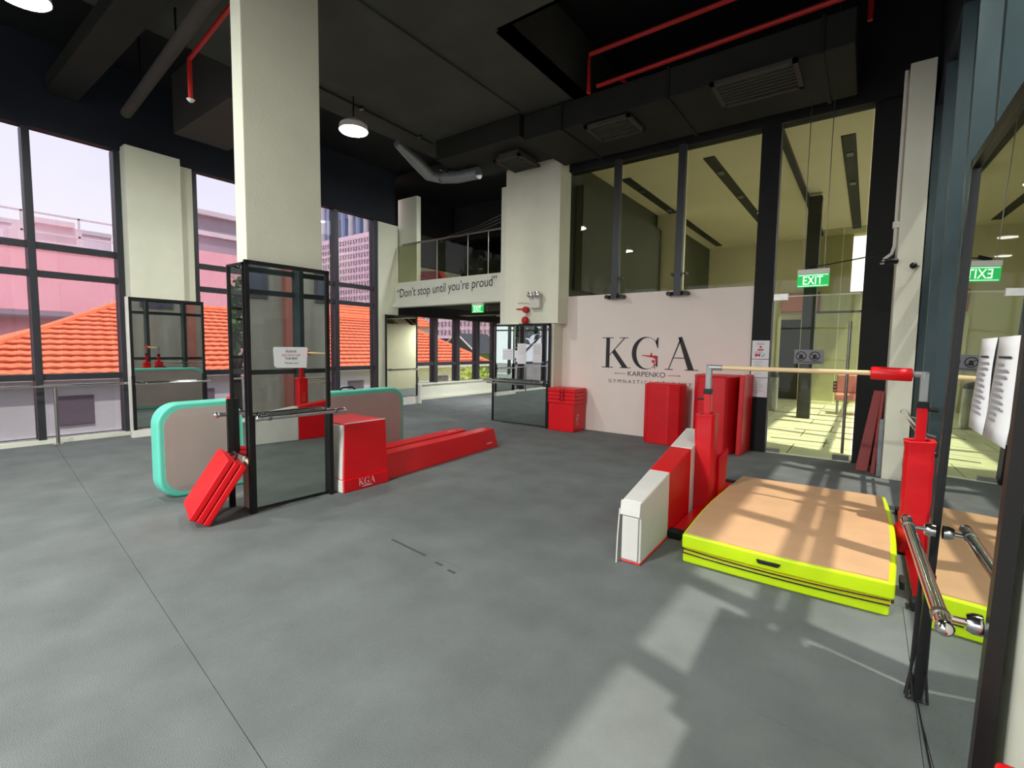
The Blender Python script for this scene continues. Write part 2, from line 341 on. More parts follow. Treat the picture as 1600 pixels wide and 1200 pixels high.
# KGA wall
pan = struct('wall_back', B(-4.7, -1.42, YK-.02, YK+.06, 0, 2.47), 'panelwhite', label='white wall panel with the black academy logo', cat='wall')
LX, LZ, LH = -3.87, 1.17, .535
f0 = lambda u, v, w_: (LX+u*1.07, YK-.02-w_, LZ+v)
kga(LH, f0, 'ink', pan, red='redink', small=False)
lettering('KARPENKO', .66, .085, on_negY(LX+.50, YK-.02, LZ-.135), 'ink', pan)
g = G()
for a, b in ((.26, .43), (1.13, 1.30)): g.prism([(a, -.1), (b, -.1), (b, -.093), (a, -.093)], .001, .003, f0)
g.prism([(.255+.02*math.cos(k), -.0965+.008*math.sin(k)) for k in [i*1.05 for i in range(6)]], .001, .003, f0).prism([(1.30+.02*math.cos(k), -.0965+.008*math.sin(k)) for k in [i*1.05 for i in range(6)]], .001, .003, f0)
part('flourish', g, 'ink', pan)
lettering('G Y M N A S T I C S   A C A D E M Y', 1.46, .06, on_negY(LX+.14, YK-.02, LZ-.262), 'ink', pan)
struct('wall_back_post', B(-1.42, -1.17, YK-.06, YK+.12, 0, 4.75), 'black', label='black post between logo wall and glass door', cat='post')
struct('wall_back_header', B(-4.75, 1.2, YK-.08, YK+.15, 4.72, 6.3), 'black', label='black wall band above the corridor glazing', cat='wall')
struct('wall_back_right_side', B(-.11, 1.2, YK-.02, YK+.12, 0, 4.75), 'black', label='black wall right of the glass door', cat='wall')
gl = struct('window_4', None, loc=(-3, YK+.03, 2.47), label='upper glazing above the logo wall looking into the corridor', cat='window')
for a, b in ((-4.66, -3.6), (-3.59, -2.5), (-2.49, -1.43)): part('pane', B(a, b, YK+.02, YK+.032, 2.47, 4.72), 'clear', gl)
part('edge_trim', B(-4.7, -4.66, YK-.02, YK+.06, 2.47, 4.72), 'cream', gl)
for x in (-3.62, -2.53):
    t = thing('glass_support_post', ('dark steel glazing post above the letter K' if x < -3 else 'dark steel glazing post above the letter A'), 'post', (x, YK-.1, 2.4))
    part('post', B(x-.055, x+.055, YK-.16, YK-.06, 2.38, 4.72), 'frame', t, bevel=.005)
    part('foot_clamp', G().tube([(x-.16, YK-.11, 2.41), (x+.16, YK-.11, 2.41)], .03, 8), 'blackmetal', t)
    for s in (-1, 1):
        part('bolt', G().tube([(x+s*.14, YK-.16, 2.41), (x+s*.14, YK-.03, 2.41)], .035, 10), 'blackmetal', t, smooth=True)
        part('bolt', G().tube([(x+s*.1, YK-.12, 2.72), (x+s*.1, YK-.0, 2.72)], .025, 10), 'blackmetal', t, smooth=True)
gl = struct('window_5', None, loc=(-.65, YK+.03, 2.3), label='fixed glass above the door', cat='window')
part('pane', B(-1.16, -.12, YK+.02, YK+.032, 2.31, 4.72), 'clear', gl)
d = struct('door_1', None, loc=(-.65, YK+.03, 0), label='frameless green tinted glass door with a long steel pull handle', cat='door')
part('pane', B(-1.15, -.13, YK+.0, YK+.014, .01, 2.29), 'doorglass', d)
part('edge_strip', B(-1.15, -.13, YK-.002, YK+.016, 2.285, 2.3), 'plastic', d, label='pale top edge of the glass')
part('threshold', B(-1.16, -.12, YK-.03, YK+.04, 0, .012), 'fascia', d)
for x0, x1, z0, z1 in ((-1.15, -.98, .01, .06), (-.33, -.14, .01, .08), (-1.16, -.98, 2.24, 2.33)): part('patch_fitting', B(x0, x1, YK-.02, YK+.035, z0, z1), 'steel', d)
hx = -.22
part('handle', G().tube([(hx, YK-.06, .12), (hx, YK-.06, 1.92)], .018, 12), 'steel', d, smooth=True)
part('handle_mount', G().tube([(hx, YK-.06, .3), (hx, YK, .3)], .012, 8), 'steel', d); part('handle_mount', G().tube([(hx, YK-.06, 1.7), (hx, YK, 1.7)], .012, 8), 'steel', d)
st = part('sticker', B(-.86, -.5, YK-.004, YK-.001, 1.33, 1.53), 'greyink', d)
for k in (0, 1):
    cx_ = -.775+k*.165
    g = G(); n = 18
    for i in range(n):
        a, b = 2*math.pi*i/n, 2*math.pi*(i+1)/n
        g.add([(cx_+.066*math.cos(a), YK-.0055, 1.44+.066*math.sin(a)), (cx_+.066*math.cos(b), YK-.0055, 1.44+.066*math.sin(b)), (cx_+.054*math.cos(b), YK-.0055, 1.44+.054*math.sin(b)), (cx_+.054*math.cos(a), YK-.0055, 1.44+.054*math.sin(a))], [(0, 1, 2, 3)])
    g.add([(cx_-.05, YK-.0055, 1.47), (cx_-.042, YK-.0055, 1.478), (cx_+.05, YK-.0055, 1.41), (cx_+.042, YK-.0055, 1.402)], [(0, 1, 2, 3)])
    g.prism([(cx_-.03, 1.40), (cx_+.03, 1.40), (cx_+.02, 1.43), (cx_+.025, 1.455), (cx_, 1.47), (cx_-.02, 1.445)], YK-.0054, YK-.005, lambda u, v, w_: (u, w_, v))
    part('symbol', g, 'ink', st)
g = G()
for k in range(2): g.box(-.83, -.53, YK-.006, YK-.0045, 1.345+k*.014, 1.351+k*.014)
part('lettering', g, 'ink', st)
part('lock_label', B(-.37, -.33, YK-.006, YK-.002, .95, 1.1), 'slot', d, label='small dark notice with pale marks')
for k in range(3): part('mark', B(-.362, -.338, YK-.009, YK-.0062, .965+k*.045, .99+k*.045), 'goldink', bpy.data.objects['lock_label'] if 'lock_label' in bpy.data.objects else d)

# right window wall
winwall('window_6', W+.05, [-6.9, -5.5, -4.1, -2.75, -1.4, -.3, .75, 1.75, 2.72, 3.71, 4.74, 5.77, 6.8, 7.85], 0.1, 4.47, TR, W-.2, W+.12, mw=.085, mm='tealframe', glass='rightglass', label='tall right window bays with deep teal grey fins')
struct('wall_right', B(W-.2, W+.25, YB, YK, 4.47, 6.3), 'header', label='dark wall band above the right windows')
struct('baseboard_right', B(W-.1, W+.2, YB, YK, 0, .1), 'frame', label='dark sill below the right windows', cat='sill')
struct('wall_front', B(XL-.2, W+.2, YB-.2, YB, 4.47, 6.3), 'header', label='dark wall band behind the photographer')
fwn = struct('window_9', None, loc=(-4.5, YB-.1, 0), label='tall unseen glazing behind the photographer, added for daylight', cat='window')  # unseen glazing added to let more daylight into the room
for k in range(9):
    xx = XL+.0+k*(W-XL)/8
    part('mullion', B(xx-.05, xx+.05, YB-.2, YB, 0, 4.47), 'frame', fwn)
    if k < 8:
        part('pane', B(xx+.05, xx+(W-XL)/8-.05, YB-.105, YB-.1, .06, 4.47), 'rearglass', fwn); part('transom', B(xx+.05, xx+(W-XL)/8-.05, YB-.14, YB-.06, 2.42, 2.5), 'frame', fwn)
struct('wall_right_pier', B(.34, .47, .5, 2.25, 0, 2.1), 'fascia', bevel=.005, label='white pier next to the large right mirror', cat='pier')
# ceilings
struct('ceiling', G().box(-7.1, -3.7, YB, YK, 5.2, 5.4).box(-3.7, W, YB, 4.66, 5.2, 5.4).box(-3.75, -3.7, 4.66, YK, 5.2, 6.3).box(-3.7, W, 4.61, 4.66, 5.2, 6.3), 'ceil', label='black soffit with a stepped recess')
struct('ceiling_recess', B(-3.8, W+.2, 4.5, YK, 6.2, 6.35), 'black', label='deep black ceiling recess over the logo wall', cat='ceiling')
struct('ceiling_left', G().box(XL, -7.05, YB, YK, 5.7, 5.9).box(-7.1, -7.05, YB, YK, 5.4, 5.8), 'black', label='raised black ceiling strip beside the left windows', cat='ceiling')
struct('ceiling_soffit', B(-9.05, -7.1, 3.15, 3.95, 4.8, 5.7), 'soffit', label='boxed grey soffit left of the central column', cat='soffit')
struct('ceiling_soffit_band', B(-6.5, -4.6, 2.9, 6.35, 5.17, 5.2), 'ceil', label='slightly lower grey soffit band', cat='soffit')
struct('ceiling_beam', G().box(-9.5, -5.0, 1.75, 2.1, 5.0, 5.2).box(-6.5, -4.65, 6.4, 7.5, 4.85, 5.2), 'ductblack', label='black beams under the soffit', cat='beam')

# ------------------------------------------------------------------ corridor behind the glazing
XC = .5
cf = struct('floor_corridor', B(-4.6, XC, YK+.05, 18.0, -.25, -.012), 'tilejoint', label='pale stone corridor floor beyond the glass door', cat='floor')
for j in range(11):
    y0 = YK+.1+j*.9
    for i in range(5):
        x0 = -4.6+i*1.3+((j % 2)*.4-.2); a, b = max(x0, -4.6), min(x0+1.3, XC)
        if i == 4: b = XC
        if i == 0: a = -4.6
        part('tile', B(a+.008, b-.008, y0+.012, y0+.888, -.012, 0), 'tile', cf)
struct('ceiling_corridor', G().box(-4.62, XC, YK+.15, 9.4, 4.98, 5.15).box(-4.62, XC, 9.4, 18, 4.98, 5.15), 'cream', label='cream corridor ceiling', cat='ceiling')
for x, y0, y1 in ((-2.52, 9.3, 16.9), (-4.2, 9.5, 17.2), (-.46, 9.6, 16.8)):
    t = thing('ceiling_slot', {-2.52: 'long dark ceiling slot in the corridor, middle of three', -4.2: 'long dark ceiling slot in the corridor, farthest left', -.46: 'long dark ceiling slot in the corridor above the glass door'}[x], 'ceiling slot', (x, (y0+y1)/2, 4.97))
    part('channel', B(x-.1, x+.1, y0, y1, 4.965, 4.985), 'slot', t); part('diffuser', B(x-.05, x+.05, y0+.8, y0+1.0, 4.95, 4.966), 'steel', t); part('diffuser', B(x-.05, x+.05, y0+2.6, y0+2.8, 4.95, 4.966), 'steel', t)
struct('trim_4', G().box(-1.36, -1.26, YK+.2, 17.0, 4.9, 4.98), 'slot', label='dark groove along the corridor ceiling', cat='trim')
for x, y in ((-2.35, 13.6),):
    t = thing('downlight', {-2.35: 'small lit downlight in the corridor ceiling beside the middle slot', -.9: 'small downlight in the corridor ceiling above the glass door', -3.3: 'small downlight in the corridor ceiling between two slots'}[x], 'downlight', (x, y, 4.97))
    part('rim', G().tube([(x, y, 4.95), (x, y, 4.985)], .1, 16), 'plastic', t); part('lens', G().tube([(x, y, 4.942), (x, y, 4.95)], .08, 16), 'downglow', t)
    ld = bpy.data.lights.new('downlight_lamp', 'AREA'); ld.shape = 'DISK'; ld.size = .3; ld.energy = 16; ld.color = (1, .98, .85)
    lo = bpy.data.objects.new('downlight_lamp', ld); COL.objects.link(lo); lo.parent = t; lo.location = (0, 0, -.04)
struct('wall_corridor_far', G().box(-4.6, -1.5, 17.6, 17.8, 0, 5).box(-1.5, XC, 17.6, 17.8, 0, 3.3).box(-1.5, -.55, 17.6, 17.8, 3.3, 5).box(-.2, XC, 17.6, 17.8, 3.3, 5), 'cream', label='far end wall of the corridor', cat='wall')
struct('wall_corridor_bulkhead', G().box(-4.6, -4.45, YK+.2, 12.4, 2.6, 4.55), 'olive', label='dark bulkhead on the left side of the corridor', cat='bulkhead')
struct('wall_corridor_column', G().box(-4.6, -4.05, 12.5, 13.1, 0, 4.98), 'cream', label='cream column on the left of the corridor', cat='column')
e = struct('door_2', None, loc=(-1, 17.5, 0), label='dark doorway at the corridor end', cat='door')
part('leaf', B(-2.3, -1.75, 17.5, 17.58, .0, 2.5), 'slot', e); part('frame', G().box(-2.4, -2.3, 17.5, 17.6, 0, 2.6).box(-1.75, -1.65, 17.5, 17.6, 0, 2.6), 'cream', e)
struct('wall_corridor_post', B(-1.25, -1.0, 12.6, 12.85, 0, 4.9), 'slot', label='dark post seen through the glass door', cat='post')
t = thing('floor_inlay', 'dark inlaid lines in the pale corridor floor beyond the door', 'floor inlay', (-.7, 11, 0))
for x0, x1, y in ((-1.3, -.45, 9.43), (-1.08, .2, 10.8), (-1.6, -1.1, 11.95), (-1.9, -.3, 13.6), (-1.3, .3, 12.6), (-1.5, -.9, 15.0)): part('inlay', B(x0, x1, y-.03, y+.03, 0, .003), 'slot', t)
e = struct('window_7', None, loc=(-.0, 16, 0), label='glass partition at the far end of the corridor', cat='window')
for a, b in ((-1.5, -.75), (-.73, 0), (.02, .48)): part('pane', B(a, b, 16.4, 16.41, .05, 4.95), 'clear', e)
part('rail', B(-1.5, .48, 16.38, 16.44, 2.6, 2.66), 'slot', e)
t = thing('wall_poster', 'orange-red notice board on the corridor end wall seen through the door', 'poster', (-1.9, 17.4, 2.9)); part('board', B(-2.3, -1.3, 17.4, 17.44, 2.75, 3.3), 'fin', t); part('edge', B(-2.32, -1.28, 17.42, 17.46, 2.73, 3.32), 'maroon', t)
t = thing('corridor_bin', 'grey steel bin standing left in the corridor beyond the door', 'bin', (-1.95, 13.8, 0)); part('body', G().tube([(-1.95, 13.8, 0), (-1.95, 13.8, .85)], .16, 16), 'steel', t, smooth=True); part('lid', G().tube([(-1.95, 13.8, .85), (-1.95, 13.8, .95), (-1.95, 13.8, 1.0)], [.17, .13, .03], 16), 'slot', t, smooth=True)
t = thing('corridor_bench', 'low orange seat at the right end of the corridor', 'seat', (-.3, 14.2, 0)); part('seat', B(-.6, .2, 13.9, 14.5, .35, .5), 'fin', t, bevel=.03); part('backrest', B(-.6, .2, 14.45, 14.6, .5, .95), 'fin', t, bevel=.03)
for x in (-.55, .15): part('leg', G().tube([(x, 14.0, 0), (x, 14.0, .35)], .02), 'steel', t); part('leg', G().tube([(x, 14.4, 0), (x, 14.4, .35)], .02), 'steel', t)
winwall('window_8', XC, [8.3, 9.9, 11.5, 13.1, 14.7, 16.3, 17.5], 0.05, 4.95, (2.4,), XC-.06, XC+.06, mw=.14, mm='frame', glass='frontglass', label='sunlit glazing on the right side of the corridor')

# ------------------------------------------------------------------ outside
ground = struct('ground', B(-120, 60, -60, 90, -1.6, -1.4), 'asphalt', label='grey street outside the windows', cat='ground')
lawn = struct('ground_lawn', B(-24, -11, 14, 40, -1.42, -1.3), 'grass', label='green lawn outside the back windows', cat='lawn')
# bungalow with orange roof
hs = thing('tiled_roof_house', 'white bungalow with a wide orange tiled hip roof outside the left windows', 'house', (-22, 10, -1.4))
part('wall', B(-27.5, -17.15, 1.6, 20.2, -1.4, .6), 'housewall', hs)
part('plinth', B(-27.6, -17.08, 1.5, 20.3, -1.4, -1.0), 'housewall', hs)
for y in (3.05, 4.55, 6.1, 7.6, 9.0, 10.4, 11.9, 13.4, 15, 17):
    f_ = part('window', G().box(-17.17, -17.12, y, y+.75, -.76, .04), 'shutter', hs); part('pane', B(-17.125, -17.115, y+.03, y+.72, -.73, .01), 'shutter', f_)
EX, RX, EZ, RZ = -17.0, -22.8, .57, 2.92
Y0, Y1, R0, R1 = .4, 21.0, 6.0, 19.0
part('roof_deck', G().add([(EX, Y0, EZ-.05), (EX, Y1, EZ-.05), (2*RX-EX, Y1, EZ-.05), (2*RX-EX, Y0, EZ-.05), (RX, R0, RZ-.05), (RX, R1, RZ-.05)], [(0, 1, 5, 4), (1, 2, 5), (2, 3, 4, 5), (3, 0, 4), (3, 2, 1, 0)]), 'rooftile', hs)
g = G(); NR = 15
for k in range(NR):
    t0, t1 = k/NR, (k+1)/NR
    xa, xb = EX+(RX-EX)*t0, EX+(RX-EX)*t1; za, zb = EZ+(RZ-EZ)*t0+.09, EZ+(RZ-EZ)*t1+.02
    ya0, ya1 = Y0+(R0-Y0)*t0, Y1+(R1-Y1)*t0; yb0, yb1 = Y0+(R0-Y0)*t1, Y1+(R1-Y1)*t1
    n = int((ya1-ya0)/.3)
    vs = []; fs = []
    for i in range(2*n+1):
        u = i/(2*n); w_ = .025 if i % 2 else 0
        vs += [(xa, ya0+(ya1-ya0)*u, za-.055), (xa, ya0+(ya1-ya0)*u, za+w_), (xb, yb0+(yb1-yb0)*u, zb+w_)]
    for i in range(2*n): a = 3*i; fs += [(a, a+3, a+4, a+1), (a+1, a+4, a+5, a+2)]
    g.add(vs, fs)
part('roof_tiles', g, 'rooftile', hs, kind='stuff')
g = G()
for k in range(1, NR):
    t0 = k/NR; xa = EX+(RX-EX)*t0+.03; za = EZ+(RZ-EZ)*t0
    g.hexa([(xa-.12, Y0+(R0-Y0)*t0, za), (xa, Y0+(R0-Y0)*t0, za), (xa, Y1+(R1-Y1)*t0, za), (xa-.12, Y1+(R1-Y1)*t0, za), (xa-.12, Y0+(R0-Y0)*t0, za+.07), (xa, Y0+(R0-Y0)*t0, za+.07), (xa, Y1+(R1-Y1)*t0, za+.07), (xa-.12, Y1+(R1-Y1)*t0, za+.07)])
part('lip_shade_strips', g, 'tileshade', hs, kind='stuff')  # dark strips painted in as the shade under each tile course
for p0, p1 in (((EX, Y0, EZ+.06), (RX, R0, RZ+.06)), ((RX, R0, RZ+.06), (RX, R1, RZ+.06)), ((EX, Y1, EZ+.06), (RX, R1, RZ+.06))):
    part('ridge_cap', G().tube([p0, p1], .11, 8), 'rooftile', hs)
part('gutter', B(EX-.02, EX+.1, Y0, Y1, EZ-.1, EZ-.0), 'housewall', hs)
h2 = thing('small_tiled_roof', 'smaller orange tiled roof rising behind the bungalow roof', 'roof', (-26, 19, 2.4))
part('roof', G().add([(-23.2, 15.2, 2.75), (-23.2, 23, 2.75), (-28, 23, 2.75), (-28, 15.2, 2.75), (-25.4, 17.2, 4.1), (-25.4, 22, 4.1)], [(0, 1, 5, 4), (1, 2, 5), (2, 3, 4, 5), (3, 0, 4), (3, 2, 1, 0)]), 'rooftile', h2)
part('wall', B(-27.6, -23.6, 15.6, 22.6, -1.4, 2.75), 'housewall', h2)
g = G()
for k in range(7): t_ = k/7; g.box(-23.2-2.2*t_-.05, -23.2-2.2*t_+.02, 15.2+2*t_, 23-t_, 2.76+1.35*t_, 2.82+1.35*t_)
part('roof_tiles', g, 'rooftile', h2, kind='stuff')
# pink building
pk = thing('pink_building', 'large plain pink building behind the orange roof', 'building', (-48, -5, -1.4))
part('wall', B(-60, -45, -40, 14.3, -1.4, 7.9), 'pink', pk); part('wall', B(-48.9, -45.2, 14.3, 22.0, -1.4, 9.2), 'pink', pk)
part('parapet', B(-45.4, -44.9, -40, 14.3, 7.7, 7.95), 'pinkgrey', pk)
part('awning', G().hexa([(-45, -1, 3.4), (-43.5, -1, 3.0), (-43.5, 9, 3.0), (-45, 9, 3.4), (-45, -1, 3.55), (-43.5, -1, 3.15), (-43.5, 9, 3.15), (-45, 9, 3.55)]), 'shutter', pk)
gb = thing('grey_parapet_building', 'grey building with a ledge rising behind the pink wall', 'building', (-52, 19, -1.4))
part('wall', B(-62, -49, 16.0, 24.0, -1.4, 13.2), 'grey', gb); part('ledge', B(-49.1, -48.7, 16.0, 24.0, 11.2, 11.6), 'pinkgrey', gb); part('ledge', B(-49.1, -48.5, 15.9, 24.1, 13.0, 13.4), 'pinkgrey', gb)
pb = thing('pale_rear_building', 'pale low building behind the pink one, hazy against the sky', 'building', (-66, -5, -1.4))
part('wall', B(-72, -62.3, -60, 15.8, -1.4, 12.0), 'hazewall', pb); part('parapet', B(-62.4, -62.1, -60, 15.8, 11.9, 12.3), 'pinkgrey', pb)
rt_ = thing('rooftop_plant_room', 'pale rooftop plant room with railings above the pink building', 'rooftop structure', (-50, 6, 7.9))
part('wall', B(-58, -52, 7.6, 11.3, 7.9, 10.5), 'pinkgrey', rt_); part('roof', B(-58, -51.5, 8.2, 10.8, 10.5, 10.9), 'pinkgrey', rt_)
for k, y in enumerate((-2, 1, 4, 7, 10, 13)): part('railing_post', B(-47, -46.9, y, y+.12, 7.9, 10.4), 'pinkgrey', rt_)
for z in (9.0, 10.3): part('rail', B(-47, -46.9, -6, 14.2, z, z+.12), 'pinkgrey', rt_)
# perforated block building and tower
bb = thing('perforated_block_building', 'pale pink building clad in bracket patterned screen blocks', 'building', (-36, 30, -1.4))
part('wall', B(-51, -19.5, 30, 44, 2.2, 12.5), 'lattice', bb); part('ground_floor', B(-50, -20, 30.5, 43, -1.4, 2.2), 'towerdark', bb)
g = G(); U = .44
for r in range(14):
    for c in range(70):
        x = -50.6+c*U; z = 2.45+r*.7; k = (c+2*r) % 4
        if x > -20.2: continue
        s = 1 if k in (0, 2) else -1; tp = k in (2, 3)
        cx_ = x+.22
        g.box(cx_-.05, cx_+.05, 29.96, 30.01, z+.06, z+.56)
        xa, xb = (cx_-.19, cx_-.05) if s > 0 else (cx_+.05, cx_+.19)
        zz = z+.46 if tp else z+.06
        g.box(xa, xb, 29.96, 30.01, zz, zz+.1)
part('opening_shade', g, 'latticehole', bb, kind='stuff')  # dark raised brackets stand for shade inside the block openings
g = G()
for r in range(15): g.box(-51, -19.5, 29.93, 30.0, 2.2+r*.7, 2.27+r*.7)
part('screen_bands', g, 'lattice', bb, kind='stuff')
tw = thing('blue_tower', 'blue-grey office tower with vertical fins above the patterned building', 'tower', (-60, 44, -1.4))
part('wall', B(-80, -40, 44.2, 60, -1.4, 34), 'towerdark', tw)
for fz in (13, 17.4, 21.8, 26.2): part('floor_band', B(-80, -40, 43.6, 44.3, fz+2.6, fz+4.4), 'tower', tw)
for k in range(22): part('fin', B(-79+k*1.75, -78.6+k*1.75, 43.0, 44.2, 12, 33), 'tower' if k % 2 else 'pinkgrey', tw)
for fz in (13, 17.4, 21.8):
    for k in range(14): part('window', B(-76+k*2.5, -74.9+k*2.5, 43.9, 44.25, fz, fz+2.4), 'tower', tw)
# teal gable house in the background and trees
gh = thing('gabled_green_house', 'small green gabled house seen through the back windows', 'house', (-20, 24, -1.3))
part('wall', B(-23.2, -20.5, 23.5, 26.5, -1.3, 1.2), 'leaf', gh); part('roof', G().add([(-23.6, 23.4, 1.1), (-20.1, 23.4, 1.1), (-21.85, 23.4, 2.4), (-23.6, 26.6, 1.1), (-20.1, 26.6, 1.1), (-21.85, 26.6, 2.4)], [(0, 1, 2), (3, 5, 4), (0, 2, 5, 3), (1, 4, 5, 2)]), 'tealframe', gh)
part('barge_board', G().tube([(-23.6, 23.38, 1.1), (-21.85, 23.38, 2.4), (-20.1, 23.38, 1.1)], .05, 6), 'housewall', gh); part('window', B(-22.3, -21.4, 23.42, 23.5, .1, .9), 'tower', gh)
def tree(x, y, h, r, label, leafm='leaf', n=900, group=None, name='tree', cat='tree', zb=-1.4):
    t = thing(name, label, cat, (x, y, zb), group)
    g = G()
    if name == 'tree':
        g.tube([(x, y, zb), (x+.1, y, zb+h*.3), (x, y+.1, zb+h*.75)], [.22, .16, .06], 7)
        for k in range(6):
            a = k*1.05; g.tube([(x, y, zb+h*(.3+.06*k)), (x+r*.6*math.cos(a), y+r*.6*math.sin(a), zb+h*(.5+.07*k))], [.08, .03], 5)
        part('trunk', g, 'bark', t)
    g = G(); rr = random.Random(int(x*7+y*13))
    cl = [(rr.uniform(-.6, .6)*r, rr.uniform(-.6, .6)*r, rr.uniform(.45, .9)*h if name == 'tree' else rr.uniform(.3, .75)*h, rr.uniform(.35, .6)*r) for _ in range(12)]
    for i in range(n):
        c = rr.choice(cl); d = Vector((rr.gauss(0, 1), rr.gauss(0, 1), rr.gauss(0, .8))).normalized()*c[3]*rr.uniform(.6, 1.05)
        p = Vector((x+c[0], y+c[1], zb+c[2])) + d
        a = Vector((rr.gauss(0, 1), rr.gauss(0, 1), rr.gauss(0, 1))).normalized(); b = a.cross(Vector((rr.gauss(0, 1), rr.gauss(0, 1), rr.gauss(0, 1)))).normalized()
        s = r*.085*rr.uniform(.6, 1.4)
        g.add([p-a*s, p+b*s*.5, p+a*s, p-b*s*.5], [(0, 1, 2, 3)])
    part('foliage', g, leafm, t, kind='stuff')
tree(-15.5, -6.5, 8, 3.2, 'tall green tree outside, reflected in the narrow side mirror', n=2600)
tree(-13.6, -1.9, 6, 1.5, 'smaller tree standing nearer in the narrow side mirror reflection', n=1300)
tree(-22, -11, 9, 4, 'broad tree far left outside, behind the nearer ones', n=1500)
tree(-13.4, 15.6, 2.2, 1.3, 'sunlit round bush outside the third back window', 'leafbright', 900, name='bush', cat='bush')
tree(-13.5, 18.9, 2.2, 1.4, 'sunlit round bush outside the fourth back window', 'leafbright', 900, name='bush', cat='bush')
tree(-16.2, 24.2, 4.6, 1.8, 'green tree left of the small column mirror beyond the back windows', 'leaf', 1200)
tree(-12.9, 13.2, 1.0, .7, 'low bush close outside the back windows', 'leafbright', 400, name='bush', cat='bush')
# buildings on the right, seen in mirrors
cb = thing('concrete_building', 'weathered grey concrete building outside the right windows', 'building', (10, 5, -1.4))
part('wall', B(9.0, 14, -8, 16, -1.4, 8.5), 'concrete', cb)
for k, y in enumerate((-4, -1, 2, 5, 8, 11)): part('pilaster', B(8.7, 9.0, y, y+.35, -1.4, 5.2), 'fin', cb)
for k, y in enumerate((-2.8, .2, 3.2, 6.2, 9.2, 12.2)):
    f_ = part('window', B(8.93, 9.0, y, y+1.3, 3.1, 4.7), 'shutter', cb); part('pane', B(8.9, 8.935, y+.06, y+1.24, 3.16, 4.64), 'towerdark', f_)
tree(5.5, 12.5, 6, 2.2, 'tree outside the right glazing beyond the corridor', n=1300)

# ------------------------------------------------------------------ mirrors with barres
def upright_mirror(label, loc, right, out, width, z0, z1, fw_=.035, barre=None, group=None, legs=(), legz=.02, name='framed_mirror', lean=0.0):
    """right = unit vector along the mirror seen from its front, out = unit normal"""
    L = Vector(loc); R = Vector(right); O = Vector(out)
    fn = lambda u, v, w_: tuple(L + R*u + O*(w_-lean*v) + Vector((0, 0, v)))
    t = thing(name, label, 'mirror', (L.x, L.y, 0), group)
    H = z1-z0
    part('mirror_glass', G().prism([(fw_*.6, z0+fw_*.4), (width-fw_*.6, z0+fw_*.4), (width-fw_*.6, z1-fw_*.6), (fw_*.6, z1-fw_*.6)], -.012, .0, fn), 'mirror', t)
    part('frame_rail', G().prism([(0, z1-fw_), (width, z1-fw_), (width, z1), (0, z1)], -.02, .014, fn), 'blackmetal', t)
    part('frame_rail', G().prism([(0, z0), (width, z0), (width, z0+.012), (0, z0+.012)], -.02, .002, fn), 'blackmetal', t)
    for u in (0, width-fw_): part('frame_stile', G().prism([(u, legz), (u+fw_, legz), (u+fw_, z1), (u, z1)], -.02, .014, fn), 'blackmetal', t)
    return t, fn
def barre(t, fn, u0, u1, z, off, r=.022, flr=.032, mounts=None, m='chrome'):
    b = part('barre', G().tube([fn(u0, z, off), fn(u1, z, off)], r, 16), m, t, smooth=True)
    for u in (u0, u1): part('end_cap', G().ball(fn(u, z, off), r*1.12, 14, 8), 'chrome', b, smooth=True)
    for u in (mounts or (u0+(u1-u0)*.12, u1-(u1-u0)*.12)):
        part('bracket', G().tube([fn(u, z, off), fn(u, z, .012)], r*.45, 10), 'chrome', b, smooth=True)
        part('flange', G().tube([fn(u, z, .045), fn(u, z, .03), fn(u, z, .012)], [flr*.75, flr, flr], 14), 'chrome', b, smooth=True)
        part('bracket', G().tube([fn(u-.012, z, off), fn(u+.012, z, off)], r*1.15, 14), 'steel', b, smooth=True)
    return b
# central column, front
t, fn = upright_mirror('black framed mirror on the right side of the central column with taped notice', (-4.345, 2.0, 0), (.045, .999, 0), (.999, -.045, 0), .78, .02, 2.22)
barre(t, fn, .03, .86, .855, .13)
part('leg_post', G().prism([(-.012, 0), (.04, 0), (.04, .87), (-.012, .87)], .014, .05, fn), 'blackmetal', t, bevel=.003)
part('leg_post', G().prism([(.745, 0), (.785, 0), (.785, .83), (.745, .83)], .014, .05, fn), 'blackmetal', t, bevel=.003)
p = thing('notice_sheet', 'white laminated notice taped to the central column mirror', 'notice', (-4.34, 2.39, 1.37))
part('sheet', G().prism([(.24, 1.30), (.26, 1.285), (.54, 1.28), (.555, 1.46), (.545, 1.475), (.24, 1.475), (.232, 1.46)], .001, .003, fn), 'paper', p)
for s_, zz, mm, uw in (('PLEASE', 1.425, 'ink', .1), ('DO NOT USE', 1.39, 'redink', .17), ('THE BAR', 1.36, 'ink', .12), ('Thank you', 1.315, 'ink', .13)):
    lettering(s_, uw, .02, lambda u, v, w_, a=.395-uw/2, zz=zz: fn(a+u, zz+v, .0045), mm, p)
# central column, narrow side mirror
t, fn = upright_mirror('narrow framed mirror on the side of the central column facing the viewer', (-4.66, 2.005, 0), (1, 0, 0), (0, -1, 0), .3, .5, 2.2, fw_=.02, legz=.5)
part('leg_post', G().prism([(.0, .0), (.03, .0), (.03, 1.0), (.0, 1.0)], .0, .05, fn), 'blackmetal', t, bevel=.003)
part('barre_end', G().tube([fn(.0, .86, .02), fn(.0, .86, .12)], .02, 12), 'chrome', t, smooth=True); part('end_cap', G().ball(fn(.0, .86, .13), .03, 14, 8), 'chrome', t, smooth=True)
